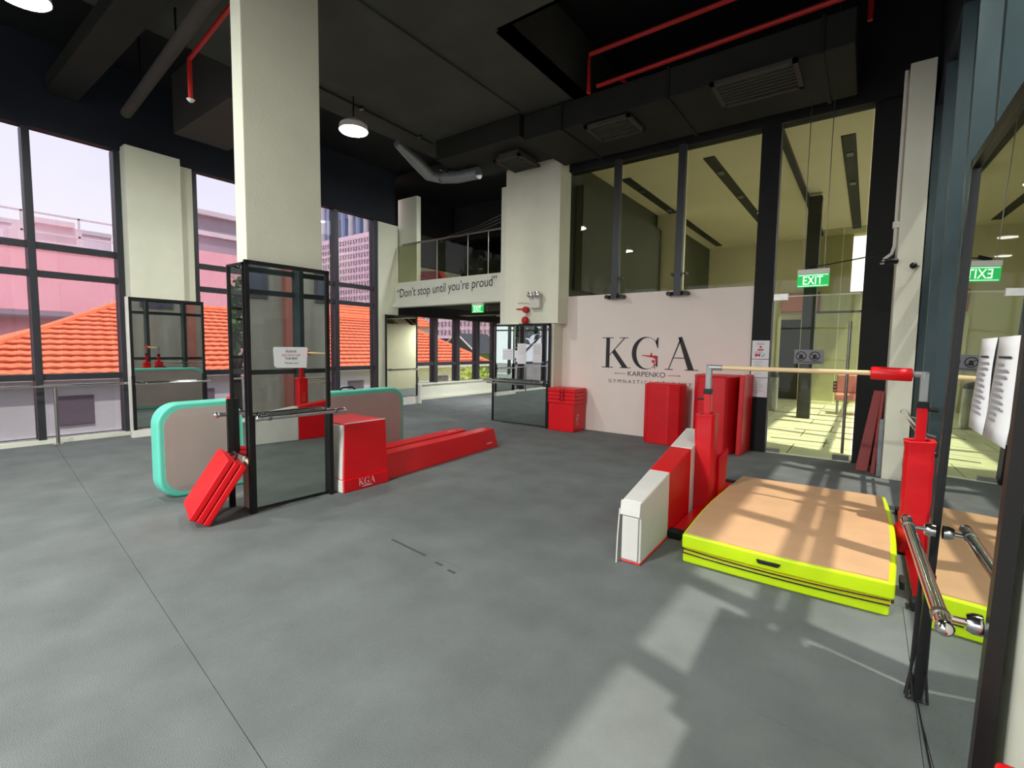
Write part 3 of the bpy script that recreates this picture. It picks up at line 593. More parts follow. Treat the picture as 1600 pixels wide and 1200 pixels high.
# left wall mirror
t, fn = upright_mirror('black framed mirror leaning on the left window column above a white base', (-9.28, 2.53, 0), (.045, .999, 0), (.999, -.045, 0), 1.03, .13, 2.2, legz=.1)
part('side_panel', G().prism([(-.04, .0), (-.005, .0), (-.005, 2.2), (-.04, 2.2)], -.04, .01, fn), 'whitevinyl', t); part('backing', G().prism([(0, 0), (1.03, 0), (1.03, 2.19), (0, 2.19)], -.045, -.025, fn), 'whitevinyl', t)
part('base_plinth', G().prism([(-.04, 0), (1.05, 0), (1.05, .11), (-.04, .11)], -.04, .06, fn), 'whitevinyl', t)
barre(t, fn, .03, 1.06, .85, .12, r=.017)
for u in (.0, 1.0): part('leg_post', G().prism([(u-.01, .12), (u+.035, .12), (u+.035, .98), (u-.01, .98)], .014, .045, fn), 'blackmetal', t)
# mirror beside stairs
t, fn = upright_mirror('framed mirror on the left pier below the mezzanine reflecting a staircase', (-9.5, 7.66, 0), (0, 1, 0), (1, 0, 0), 1.03, .2, 2.26, legz=.2)
barre(t, fn, .02, 1.08, .9, .12, r=.016)
part('base_plinth', G().prism([(-.02, 0), (1.05, 0), (1.05, .2), (-.02, .2)], -.03, .03, fn), 'whitevinyl', t)
part('side_panel', G().prism([(1.04, 0), (1.09, 0), (1.09, .5), (1.04, .5)], -.03, .1, fn), 'whitevinyl', t)
# column mirror at the middle
t, fn = upright_mirror('wide framed mirror with two barres on the mid column beside the red box', (-6.1, 7.6, 0), (1, 0, 0), (0, -1, 0), 1.36, .02, 1.95)
barre(t, fn, -.05, 1.32, .86, .2, r=.018)
part('leg_post', G().prism([(1.315, 0), (1.37, 0), (1.37, .84), (1.315, .84)], .014, .05, fn), 'blackmetal', t)
part('lower_barre', G().tube([fn(-.05, .80, .12), fn(1.3, .80, .12)], .016, 12), 'chrome', t, smooth=True)
for k, (u0, u1, z0, z1) in enumerate(((.26, .52, 1.26, 1.47), (.62, .82, 1.19, 1.58), (.98, 1.18, 1.22, 1.58))):
    p = thing('notice_sheet', ['wide white sheet on the mid column mirror, leftmost of three', 'white sheet in the middle of the mid column mirror', 'white sheet at the right of the mid column mirror'][k], 'notice', fn(u0, z0, 0))
    part('sheet', G().prism([(u0, z0), (u1, z0), (u1, z1), (u0, z1)], .001, .004, fn), 'paper', p)
    g = G()
    for j in range(5): g.prism([(u0+.03, z1-.05-j*.035), (u1-.03, z1-.05-j*.035), (u1-.03, z1-.045-j*.035), (u0+.03, z1-.045-j*.035)], .004, .005, fn)
    part('lettering', g, 'greyink', p)
# large right mirror
d_ = Vector((.03, -1, 0)).normalized()     # along the mirror towards the camera (right, seen from its front)
o_ = Vector((-1, -.03, 0)).normalized()
t, fn = upright_mirror('large black framed mirror with a chrome barre at the right edge', (.248, 2.655, 0), d_, o_, 1.0, .012, 2.26, fw_=.035, lean=.022)
barre(t, fn, .0, 1.0, .785, .095, r=.0195, flr=.028, mounts=(.1, .93))
part('side_strip', G().prism([(-.05, 0), (-.005, 0), (-.005, 1.06), (-.05, 1.06)], -.06, .01, fn), 'blackmetal', t)
for k, (u0, u1, dz) in enumerate(((.48, .68, 0), (.70, .93, 0))):
    p = thing('notice_sheet', ['long curling white sheet on the right mirror, farther one', 'long curling white sheet on the right mirror, nearer one'][k], 'notice', fn(u0, 1.3, 0))
    g = G(); n = 8
    for i in range(n+1):
        v = 1.55-i*(.29)/n; cv = .003+.008*math.sin(math.pi*.5*i/n)**2
        g.v += [fn(u0+.0*i, v, cv), fn(u1, v-.0, cv+.003*math.sin(i*.8))]
    for i in range(n): g.f.append((2*i, 2*i+1, 2*i+3, 2*i+2))
    so = part('sheet', g, 'paper', p, smooth=True); sm = so.modifiers.new('solid', 'SOLIDIFY'); sm.thickness = .001
    g = G(); rr = random.Random(k)
    for j in range(10):
        v = 1.47-j*.017; i_ = (1.55-v)/.29; cv = .0085+.008*math.sin(math.pi*.5*i_)**2
        L_ = rr.uniform(.05, .13)
        g.add([fn(u0+.05, v, cv), fn(u0+.05+L_, v, cv), fn(u0+.05+L_, v+.007, cv), fn(u0+.05, v+.007, cv)], [(0, 1, 2, 3)])
    part('lettering', g, 'greyink', p)
    g = G(); g.add([fn(u0+.05, 1.49, .009), fn(u1-.05, 1.49, .009), fn(u1-.05, 1.496, .009), fn(u0+.05, 1.496, .009)], [(0, 1, 2, 3)]); part('heading', g, 'ink', p)
# ties hanging at the mirror foot
t = thing('strap_bundle', 'thin black straps hanging to the floor at the far corner of the right mirror', 'strap', (.22, 2.6, 0))
for k in range(5):
    a = k*1.3; part('strap', G().tube([(.235, 2.7, .55), (.24+.004*k-.01, 2.68, .3), (.225, 2.66, .12), (.228+.02*math.cos(a), 2.64+.025*math.sin(a), .01)], .006, 6), 'blackstrap', t)
# barre beside the far right windows
t = thing('wall_barre', 'chrome ballet barre behind the right bar post, fixed to the window fins', 'barre', (.4, 5.7, .85))
part('barre', G().tube([(.36, 7.1, .83), (.40, 4.75, .83)], .026, 16), 'chrome', t, smooth=True)
part('barre', G().tube([(.42, 7.05, .74), (.45, 4.75, .74)], .016, 12), 'chrome', t, smooth=True)
part('end_cap', G().ball((.36, 7.1, .83), .032, 14, 8), 'chrome', t, smooth=True)
for y in (5.33, 6.6): part('bracket', G().tube([(.38, y, .83), (.49, y, .8)], .012, 8), 'steel', t)
# left wall barre
t = thing('wall_barre', 'long chrome ballet barre in front of the left windows', 'barre', (-9.35, 0, 0))
part('barre', G().tube([(-9.38, -6.5, .855), (-9.38, 2.52, .855)], .02, 14), 'chrome', t, smooth=True)
for y in (-5.2, -3.0, -.8, 1.66): part('post', G().tube([(-9.4, y, 0), (-9.4, y, .84)], .022, 10), 'steel', t, smooth=True); part('foot', G().tube([(-9.4, y, 0), (-9.4, y, .012)], .06, 14), 'chrome', t)

# ------------------------------------------------------------------ mats and blocks
def rrect(w_, h_, r, n=8):
    P = []
    for cx_, cy_, a0 in ((w_-r, r, -90), (w_-r, h_-r, 0), (r, h_-r, 90), (r, r, 180)):
        for i in range(n+1): a = math.radians(a0+90*i/n); P.append((cx_+r*math.cos(a), cy_+r*math.sin(a)))
    return P
t = thing('inflatable_track', 'long grey inflatable mat with mint edge standing on its side behind the column', 'air track', (-5.4, 3.1, 0))
P = rrect(2.98, .92, .2)
fa = lambda u, v, w_: (-5.3+w_-.04*math.sin(u), 1.62+u, v)
body = part('edge_band', G().prism(P, -.19, 0, fa), 'mint', t, bevel=.025)
Pi = [((u-1.49)*.965+1.49, (v-.46)*.885+.46) for u, v in P]
part('face', G().prism(Pi, -.002, .004, fa), 'grey_face', t); part('face', G().prism(Pi, -.194, -.188, fa), 'grey_face', t)
part('handle', G().tube([fa(2.02, .925, -.08), fa(2.05, .955, -.08), fa(2.2, .955, -.08), fa(2.24, .925, -.08)], .012, 8), 'blackstrap', t)
t2 = part('valve', G().ball((-5.38, 2.3, .93), .03), 'red', t)
# red folding mat leaning
def folded(name, label, O_, ax_u, ax_v, ax_w, U_, V_, TH, n, mm='red', cat='mat', group=None):
    t = thing(name, label, cat, tuple(Vector(O_)), group)
    O_ = Vector(O_); th = TH/n
    for k in range(n):
        g = G(); fn = lambda u, v, w_: tuple(O_+ax_u*u+ax_v*v+ax_w*w_)
        g.prism([(0, 0), (U_, 0), (U_, V_), (0, V_)], k*th+.002, (k+1)*th-.002, fn)
        part('panel', g, mm, t, bevel=.012)
    return t
lean = math.radians(53)
au = Vector((math.cos(lean), 0, math.sin(lean))); aw = Vector((math.sin(lean), 0, -math.cos(lean)))
aw = Vector((au.z, 0, -au.x))
# base touches floor at x -4.88 .. ; panels stacked along aw
U_ = Vector((.534, -.148, 0)).normalized(); c_ = .53; s_ = math.sqrt(1-c_*c_)
V_ = Vector((-U_.y*c_, U_.x*c_, s_)); W_ = -(U_.cross(V_))
t = folded('folding_mat', 'red three fold mat leaning against the foot of the central column mirror', (-4.815, 1.638, .17*c_), U_, V_, W_, .55, .54, .17, 3)
O_ = Vector((-4.815, 1.638, .17*c_)) + V_*.545 + W_*.08
part('handle', G().tube([O_+U_*.22, O_+U_*.24+V_*.035, O_+U_*.40+V_*.035, O_+U_*.42], .011, 8), 'blackstrap', t)
# white and red block with logo
t = thing('trapezoid_vault_block', 'tall red and white foam block with logo on its lower section behind the column mirror', 'foam block', (-4.4, 3.05, 0))
g = G().hexa([(-4.86, 2.86, .13), (-4.21, 2.86, .13), (-4.21, 3.42, .13), (-4.86, 3.42, .13), (-4.86, 2.89, .7), (-4.235, 2.89, .7), (-4.235, 3.41, .7), (-4.86, 3.41, .7)])
part('upper_section', g, 'red', t, bevel=.012)
part('lower_section', B(-4.84, -4.19, 2.85, 3.41, 0, .135), 'red', t, bevel=.01)
part('end_panel', G().hexa([(-4.85, 2.845, .135), (-4.225, 2.845, .135), (-4.225, 2.88, .135), (-4.85, 2.88, .135), (-4.85, 2.875, .685), (-4.24, 2.875, .685), (-4.24, 2.9, .685), (-4.85, 2.9, .685)]), 'whitevinyl', t, bevel=.006, label='white vinyl end panel')
part('end_panel', B(-4.83, -4.205, 2.835, 2.86, .005, .128), 'whitevinyl', t, bevel=.005, label='white vinyl end panel')
part('piping', G().tube([(-4.24, 3.405, .70), (-4.24, 2.9, .70)], .006, 6), 'whitevinyl', t)
kga(.072, on_posX(-4.19, 3.02, .045), 'whiteink', t)
# two red beams
t = thing('floor_beam', 'long low red foam beam with white logo at its far end, nearer of two', 'foam beam', (-4.4, 4.6, 0))
g = G().hexa([(-4.56, 3.46, 0), (-4.26, 3.46, 0), (-4.46, 5.72, 0), (-4.76, 5.72, 0), (-4.53, 3.46, .27), (-4.34, 3.46, .27), (-4.52, 5.68, .27), (-4.71, 5.68, .27)])
part('body', g, 'red', t, bevel=.01)
def fb(u, v, w_):
    a = Vector((-4.26, 3.46, 0)); b = Vector((-4.46, 5.72, 0)); dr = (b-a).normalized()
    upv = Vector((-.08, 0, .27)).normalized(); n_ = Vector((1, .09, .3)).normalized()
    return tuple(a + dr*(1.93+u) + upv*(.1+v) + n_*(w_+.002))
kga(.085, fb, 'whiteink', t)
t = thing('floor_beam', 'long low red foam beam lying behind the lettered one', 'foam beam', (-4.8, 4.6, 0))
part('body', G().hexa([(-4.98, 3.5, 0), (-4.62, 3.5, 0), (-4.82, 5.45, 0), (-5.12, 5.45, 0), (-4.9, 3.5, .25), (-4.66, 3.5, .25), (-4.84, 5.4, .255), (-5.05, 5.4, .255)]), 'red', t, bevel=.012)
part('strap', G().tube([(-4.87, 5.2, .262), (-4.87, 5.05, .262)], .006, 6), 'whitevinyl', t)
# red stack
def kvert(t, fn, h): kga(h, fn, 'whiteink', t)
t = thing('foam_cube', 'red foam cube with vertical logo in the corner beside the mid column', 'foam block', (-4.42, 7.72, 0))
part('body', B(-4.69, -4.16, 7.5, 7.93, 0, .5), 'red', t, bevel=.012)
kga(.07, lambda u, v, w_: (-4.16+w_, 7.66+v-.04, .32-u), 'whiteink', t)
mm_ = thing('folded_mat', 'red four fold mat lying on top of the foam cube', 'mat', (-4.42, 7.72, .5))
for k in range(4): part('panel', B(-4.70, -4.14, 7.49, 7.93, .502+k*.07, .568+k*.07), 'red', mm_, bevel=.01)
for k in range(3):
    for s in (-1, 1): part('handle', G().tube([(-4.4+s*.02, 7.487, .75-k*.07+.02), (-4.4+s*.045, 7.475, .72-k*.07+.02), (-4.4+s*.02, 7.487, .68-k*.07)], .006, 6), 'blackstrap', mm_)
# octagon
def ngon(cx_, cy_, rx, ry, n, a0=0): return [(cx_+rx*math.cos(a0+2*math.pi*i/n), cy_+ry*math.sin(a0+2*math.pi*i/n)) for i in range(n)]
t = thing('octagon_tumbler', 'red octagonal foam block standing upright under the logo', 'foam block', (-2.62, 7.68, 0))
part('body', G().prism([(-2.9, 7.58), (-2.82, 7.5), (-2.48, 7.47), (-2.32, 7.55), (-2.28, 7.75), (-2.35, 7.9), (-2.8, 7.92), (-2.9, 7.8)], 0, .95, lambda x, y, z: (x, y, z)), 'redside', t, bevel=.015)
part('top_pad', G().prism([(-2.87, 7.59), (-2.8, 7.53), (-2.48, 7.5), (-2.35, 7.57), (-2.31, 7.75), (-2.37, 7.87), (-2.79, 7.89), (-2.87, 7.79)], .95, .965, lambda x, y, z: (x, y, z)), 'red', t)
# curved large
t = thing('half_round_mat', 'tall red curved foam mat standing behind the left bar post', 'mat', (-1.85, 7.5, 0))
P = [(-2.08, 7.9), (-2.12, 7.6), (-2.05, 7.36)]+[(-1.78+.27*math.sin(a), 7.28-.06*math.cos(a)) for a in [-.8, -.3, .3, .8]]+[(-1.54, 7.4), (-1.49, 7.62), (-1.51, 7.9)]
part('body', G().prism(P, 0, 1.14, lambda x, y, z: (x, y, z)), 'redside', t, bevel=.02)
part('top_seam', G().tube([(x, y, 1.12) for x, y in P[1:-1]], .008, 6), 'red', t)
t = thing('wall_pad', 'tall red pad leaning beside the curved mat at the end of the logo wall', 'mat', (-1.45, 7.75, 0))
part('body', G().hexa([(-1.47, 7.42, 0), (-1.40, 7.42, 0), (-1.37, 7.94, 0), (-1.45, 7.94, 0), (-1.46, 7.44, 1.15), (-1.39, 7.44, 1.15), (-1.36, 7.94, 1.15), (-1.44, 7.94, 1.15)]), 'redside', t, bevel=.012)
g = G()
for k in range(14): g.box(-1.395, -1.365, 7.9, 7.925, .06+k*.078, .1+k*.078)
part('lacing', g, 'red', t)
# white/red wedge block on its side
t = thing('incline_block', 'white and red foam wedge standing on its side beside the crash mat', 'foam block', (-1.25, 4.0, 0))
def wedge(y0, y1, m, nm, lab):
    H_ = lambda y: .445+.135*(y-3.16)
    xr = lambda y: -1.2-.03*(y-3.2); xl = lambda y: -1.345-.07*(y-3.2)
    part(nm, G().hexa([(xl(y0), y0, 0), (xr(y0), y0, 0), (xr(y1), y1, 0), (xl(y1), y1, 0), (xl(y0), y0, H_(y0)), (xr(y0), y0, H_(y0)), (xr(y1), y1, H_(y1)), (xl(y1), y1, H_(y1))]), m, t, bevel=.012, label=lab)
wedge(3.16, 3.79, 'whitevinyl', 'end_section', 'white front section'); wedge(3.795, 4.42, 'red', 'middle_section', None); wedge(4.425, 5.05, 'whitevinyl', 'end_section', 'white rear section')
part('pocket', B(-1.335, -1.215, 3.145, 3.16, .02, .33), 'whitevinyl', t, bevel=.006); part('flap', G().hexa([(-1.35, 3.135, .34), (-1.205, 3.135, .34), (-1.205, 3.16, .34), (-1.35, 3.16, .34), (-1.35, 3.15, .44), (-1.205, 3.15, .44), (-1.205, 3.17, .44), (-1.35, 3.17, .44)]), 'whitevinyl', t, bevel=.004)
part('strap', G().tube([(-1.352, 3.14, .38), (-1.354, 3.12, .2), (-1.35, 3.1, .0)], .005, 6), 'whitevinyl', t)
part('base_piping', G().tube([(-1.34, 3.15, .008), (-1.2, 3.15, .008), (-1.215, 3.79, .008)], .007, 6), 'red', t)

# ------------------------------------------------------------------ crash mat
t = thing('crash_mat', 'thick tan topped crash mat with lime green sides under the wooden bar', 'crash mat', (-.4, 4.4, 0))
def grid_slab(x0, x1, y0, y1, z0f, z1f, n=14, bulge=.02, inset=0):
    g = G(); vs = []; fs = []
    for zf, tag_ in ((z0f, 0), (z1f, 1)):
        for j in range(n+1):
            for i in range(n+1):
                u, v = i/n, j/n
                bx = bulge*math.sin(math.pi*v)*((u > .99)-(u < .01)); by = bulge*.6*math.sin(math.pi*u)*((v > .99)-(v < .01))
                vs.append((x0+(x1-x0)*u+bx, y0+(y1-y0)*v+by, zf(u, v)))
    N = (n+1)**2; I = lambda t_, i, j: t_*N+j*(n+1)+i
    for j in range(n):
        for i in range(n):
            fs += [(I(1, i, j), I(1, i+1, j), I(1, i+1, j+1), I(1, i, j+1)), (I(0, i, j), I(0, i, j+1), I(0, i+1, j+1), I(0, i+1, j))]
    for i in range(n):
        fs += [(I(0, i, 0), I(0, i+1, 0), I(1, i+1, 0), I(1, i, 0)), (I(0, i+1, n), I(0, i, n), I(1, i, n), I(1, i+1, n)), (I(0, 0, i+1), I(0, 0, i), I(1, 0, i), I(1, 0, i+1)), (I(0, n, i), I(0, n, i+1), I(1, n, i+1), I(1, n, i))]
    return g.add(vs, fs)
CX0, CX1, CY0, CY1 = -.985, .175, 3.4, 5.42
sag = lambda u, v: .012*math.sin(3*u+1)*math.sin(5*v)+.006*math.sin(9*u)*math.cos(7*v+1)
part('lower_layer', grid_slab(CX0, CX1, CY0+.01, CY1, lambda u, v: 0, lambda u, v: .075), 'lime', t, bevel=.012)
part('upper_layer', grid_slab(CX0-.005, CX1+.02, CY0-.005, CY1, lambda u, v: .105-.0*u, lambda u, v: .205+.6*sag(u, v), bulge=.035), 'lime', t, bevel=.015)
part('hinge_band', grid_slab(CX0+.008, CX1+.005, CY0+.008, CY1-.02, lambda u, v: .075, lambda u, v: .105), 'yellow', t)
part('top_cover', grid_slab(CX0+.012, CX1-.012, CY0+.012, CY1-.03, lambda u, v: .2+.6*sag(u, v), lambda u, v: .212+.6*sag(u, v), bulge=.03), 'tan', t, smooth=True)
zip_ = lambda z, e: G().tube([(CX0+(CX1-CX0)*i/14, CY0-.012-e*math.sin(math.pi*i/14), z-.02*(i/14)*(1-i/14)*4*.6) for i in range(15)], .004, 6)
part('zip', zip_(.106, .018), 'blackstrap', t); part('zip', zip_(.077, .006), 'blackstrap', t)
part('handle', G().prism([(-.51, .165), (-.37, .165), (-.385, .142), (-.5, .142)], 3.36, 3.378, lambda u, v, w_: (u, w_, v)), 'blackstrap', t, bevel=.004)
part('handle', B(.225, .25, 3.6, 3.72, .1, .15), 'blackstrap', t, bevel=.006)

# ------------------------------------------------------------------ horizontal bar
t = thing('training_bar', 'red training bar with wooden rail over the crash mat', 'horizontal bar', (-.4, 4.62, 0))
YA = 4.64
for s, x in ((0, -1.17), (1, .34)):
    base = part('base_beam', B(x-.045, x+.045, 3.84 if s == 0 else 3.62, 5.7, .008, .05), 'redsteel', t, bevel=.006)
    for y in ((3.82, 5.7) if s == 0 else (3.62, 5.7)): part('rubber_foot', B(x-.06, x+.06, y-.05, y+.05, 0, .06), 'blackstrap', base, bevel=.008)
    up_ = part('upright', B(x-.03, x+.03, YA-.03, YA+.03, .03, 1.12), 'redsteel', t, bevel=.005)
    part('inner_tube', B(x-.024, x+.024, YA-.024, YA+.024, 1.12, 1.345), 'greysteel', t, bevel=.004)
    part('clamp_collar', B(x-.036, x+.036, YA-.036, YA+.036, 1.10, 1.15), 'blackmetal', t, bevel=.004)
    part('lock_knob', G().tube([(x+(-.03 if s == 0 else .03), YA, 1.05 if s == 0 else 1.09), (x+(-.09 if s == 0 else .09), YA, 1.05 if s == 0 else 1.09)], [.008, .012] if s == 0 else [.014, .018], 8), 'blackmetal', t, smooth=True)
    # padded sleeve, slightly loose and tapered
    hw = .085; top = .92 if s == 0 else .86
    P = G(); n = 12; prof = []
    for i in range(n+1):
        z = .02+(top-.02)*i/n; k = 1+.025*math.sin(i*2.1+s)+(.06 if i == n else 0); prof.append((z, hw*k))
    rings = []
    for z, r_ in prof:
        rings.append([(x+r_*a, YA+r_*b*1.15, z+.006*a*math.sin(9*z)) for a, b in ((-1, -.75), (-.75, -1), (.75, -1), (1, -.75), (1, .75), (.75, 1), (-.75, 1), (-1, .75))])
    vs = [q for r_ in rings for q in r_]; fs = [(i*8+k, i*8+(k+1) % 8, (i+1)*8+(k+1) % 8, (i+1)*8+k) for i in range(n) for k in range(8)]
    ins = [(x+(q[0]-x)*.62, YA+(q[1]-YA)*.62, q[2]-.0) for q in rings[-1]]; o2 = len(vs); vs += ins; vs += [(q[0], q[1], q[2]-.12) for q in ins]
    fs += [(n*8+k, n*8+(k+1) % 8, o2+(k+1) % 8, o2+k) for k in range(8)] + [(o2+k, o2+(k+1) % 8, o2+8+(k+1) % 8, o2+8+k) for k in range(8)]
    sl = part('post_pad', P.add(vs, fs), 'redside', t, bevel=.006)
    if s == 0:
        part('hook_tape', G().hexa([(x+.05, YA+.09, .03), (x+.12, YA+.06, .03), (x+.13, YA+.22, .03), (x+.06, YA+.24, .03), (x+.06, YA+.09, .5), (x+.11, YA+.07, .5), (x+.16, YA+.2, .58), (x+.13, YA+.22, .58)]), 'redside', t, bevel=.01)
    else:
        kga(.055, lambda u, v, w_: (x-.088-w_, YA+.03-v, .42+u*1.0), 'goldink', t, small=False)
        part('pad_skirt', G().ball((x-.02, YA-.02, .15), .105, 12, 8, (1, 1, 1)), 'redside', t, smooth=True)
part('corner_joint', G().tube([(-1.18, YA, 1.345), (-1.06, YA, 1.345)], .026, 14).tube([(-1.17, YA, 1.31), (-1.17, YA, 1.372)], .026, 14), 'greysteel', t, smooth=True)
part('corner_joint', G().tube([(.25, YA, 1.345), (.35, YA, 1.345)], .024, 14).tube([(.34, YA, 1.31), (.34, YA, 1.365)], .026, 14), 'greysteel', t, smooth=True)
part('rail', G().tube([(-1.07, YA, 1.345), (.3, YA, 1.345)], .019, 16), 'wood', t, smooth=True)
part('rail_pad', G().tube([(.02, YA, 1.345), (.03, YA, 1.345), (.26, YA, 1.34), (.27, YA, 1.34)], [.045, .05, .05, .045], 14), 'red', t, smooth=True)

# ------------------------------------------------------------------ leaning foam beams
t = thing('foam_strip', 'faded red foam beam leaning in the corner right of the door, wider one', 'foam beam', (.0, 7.6, 0))
part('body', G().hexa([(-.06, 7.5, 0), (.07, 7.5, 0), (.07, 7.62, 0), (-.06, 7.62, 0), (.08, 7.72, 1.02), (.17, 7.72, 1.02), (.17, 7.84, 1.02), (.08, 7.84, 1.02)]), 'maroon', t, bevel=.008)
t = thing('foam_strip', 'faded red foam beam leaning in the corner right of the door, thinner one', 'foam beam', (.12, 7.5, 0))
part('body', G().hexa([(.095, 7.4, 0), (.14, 7.4, 0), (.14, 7.5, 0), (.095, 7.5, 0), (.16, 7.62, 1.02), (.192, 7.62, 1.02), (.192, 7.74, 1.02), (.16, 7.74, 1.02)]), 'maroon', t, bevel=.006)
t = thing('foam_strip', 'narrow grey foam strip standing behind the two faded red beams', 'foam beam', (.17, 7.3, 0))
part('body', B(.15, .195, 7.28, 7.38, 0, .7), 'galv', t, bevel=.006)

# ------------------------------------------------------------------ signs, papers, alarm
def exit_sign(label, x, y, z, w_, h_, loc_group=None, hang=None):
    t = thing('exit_sign', label, 'exit sign', (x+w_/2, y, z+h_))
    part('housing', B(x, x+w_, y, y+.06, z+h_, z+h_*1.38), 'plastic', t, bevel=.004)
    part('panel', B(x, x+w_, y+.01, y+.03, z, z+h_), 'exit', t)
    part('back_panel', B(x, x+w_, y+.031, y+.035, z, z+h_), 'exit', t)
    lettering('EXIT', w_*.62, h_*.62, on_negY(x+w_*.19, y+.009, z+h_*.2), 'exitw', t)
    g = G(); a = .006
    for q in ((x+.012, x+w_-.012, z+.012, z+.012+a), (x+.012, x+w_-.012, z+h_-.012-a, z+h_-.012)): g.box(q[0], q[1], y+.006, y+.009, q[2], q[3])
    part('border', g, 'exitw', t)
    return t
t = exit_sign('green exit sign hanging in front of the glass door', -.83, 7.55, 2.36, .36, .17)
part('chain', G().tube([(-.78, 7.58, 2.58), (-.78, 7.58, 4.9)], .005, 6), 'steel', t); part('chain', G().tube([(-.53, 7.58, 2.58), (-.53, 7.58, 6.2)], .005, 6), 'steel', t)
part('conduit', G().tube([(-.65, 7.58, 2.62), (-.2, 7.45, 2.66), (.12, 7.28, 2.68)], .008, 8), 'blackmetal', t); part('gland', G().tube([(-.74, 7.58, 2.6), (-.62, 7.58, 2.64)], .025, 8), 'blackmetal', t)
t = exit_sign('small green exit sign under the mezzanine fascia', -6.98, 7.95, 2.24, .32, .16); part('stem', B(-6.83, -6.81, 7.96, 7.98, 2.44, 2.5), 'plastic', t)
zz = [(1.63, 1.47, 1.25)]
for k, (z0, z1, lb) in enumerate(((1.385, 1.66, 'white poster with red marks on the black post, topmost of three'), (1.11, 1.38, 'white sheet in the middle of the three on the black post'), (.82, 1.105, 'white sheet on the black post, lowest of three'))):
    p = thing('notice_sheet', lb, 'notice', (-1.3, 7.935, z0))
    x0, x1 = -1.405, -1.175
    part('sheet', B(x0, x1, 7.932, 7.938, z0, z1-.003), 'paper', p)
    if k == 0:
        lettering('KGA', .09, .035, on_negY(x0+.07, 7.931, z1-.07), 'greyink', p)
        part('mark', G().ball((x0+.115, 7.931, z1-.10), .016, 10, 6, (1, .1, 1)), 'redink', p); part('mark', B(x0+.075, x0+.155, 7.929, 7.931, z1-.15, z1-.13), 'redink', p)
        part('mark', G().prism([(x0+.045, z0+.03), (x0+.09, z0+.045), (x0+.115, z0+.03), (x0+.115, z0+.08), (x0+.09, z0+.065), (x0+.045, z0+.08)], 7.929, 7.931, lambda u, v, w_: (u, w_, v)), 'redink', p)
        part('mark', G().prism([(x0+.13, z0+.045), (x0+.145, z0+.03), (x0+.185, z0+.07), (x0+.175, z0+.075), (x0+.145, z0+.05)], 7.929, 7.931, lambda u, v, w_: (u, w_, v)), 'blueink', p)
    g = G()
    for j in range(4 if k == 0 else 9):
        zt = z1-(.165 if k == 0 else .03)-j*.013 if k == 0 else z1-.03-j*.024
        g.box(x0+.04, x0+.04+random.uniform(.08, .14), 7.930, 7.9315, zt, zt+.004)
    part('lettering', g, 'greyink', p)
t = thing('emergency_light', 'white twin spot emergency light on the mid column', 'emergency light', (-5.0, 7.55, 2.35))
part('housing', B(-5.18, -4.95, 7.53, 7.62, 2.24, 2.43), 'plastic', t, bevel=.01)
for s in (-1, 1):
    hd = part('lamp_head', G().tube([(-5.065+s*.075, 7.56, 2.5), (-5.065+s*.075, 7.47, 2.49)], [.05, .065], 16), 'plastic', t, smooth=True); part('lens', G().tube([(-5.065+s*.075, 7.469, 2.49), (-5.065+s*.075, 7.46, 2.49)], [.055, .04], 16), 'chrome', hd, smooth=True)
    part('swivel', G().tube([(-5.065+s*.06, 7.56, 2.42), (-5.065+s*.07, 7.56, 2.47)], .012, 8), 'plastic', t)
part('cable', G().tube([(-5.18, 7.6, 2.34), (-5.4, 7.6, 2.36), (-5.5, 7.6, 2.36)], .008, 6), 'plastic', t)
t = thing('alarm_bell', 'red alarm sounder pair below the emergency light', 'alarm', (-5.28, 7.55, 2.1))
part('strobe', G().tube([(-5.28, 7.62, 2.22), (-5.28, 7.53, 2.22)], .06, 16), 'redpipe', t, bevel=.01)
part('bell', G().ball((-5.29, 7.56, 2.02), .075, 16, 10, (1, .7, 1)), 'redpipe', t, smooth=True)
part('stem', G().tube([(-5.285, 7.58, 2.08), (-5.285, 7.58, 2.18)], .014, 8), 'plastic', t); part('pipe', G().tube([(-5.33, 7.58, 2.24), (-5.52, 7.6, 2.24)], .012, 8), 'redpipe', t)
for k, (x, y, z) in enumerate(((.14, 7.14, 2.56), (.4, 7.12, 2.52))):
    t = thing('security_camera', ['white and black bullet camera at the left corner of the right column', 'small black camera on the front of the right column'][k], 'security camera', (x, y, z))
    if k == 0:
        part('body', G().tube([(x+.06, y+.03, z+.0), (x-.06, y-.03, z-.01)], .035, 12), 'blackmetal', t, smooth=True); part('lens', G().tube([(x-.06, y-.03, z-.01), (x-.085, y-.042, z-.012)], .028, 12), 'chrome', t, smooth=True); part('mount', G().tube([(x+.05, y+.03, z+.0), (x+.05, y+.06, z-.04)], .015, 8), 'plastic', t)
    else:
        part('body', G().ball((x-.05, y+.02, z-.03), .036, 12, 8), 'blackmetal', t, smooth=True); part('mount', G().tube([(x-.05, y+.02, z-.03), (x+.0, y+.08, z-.03)], .01, 8), 'steel', t)

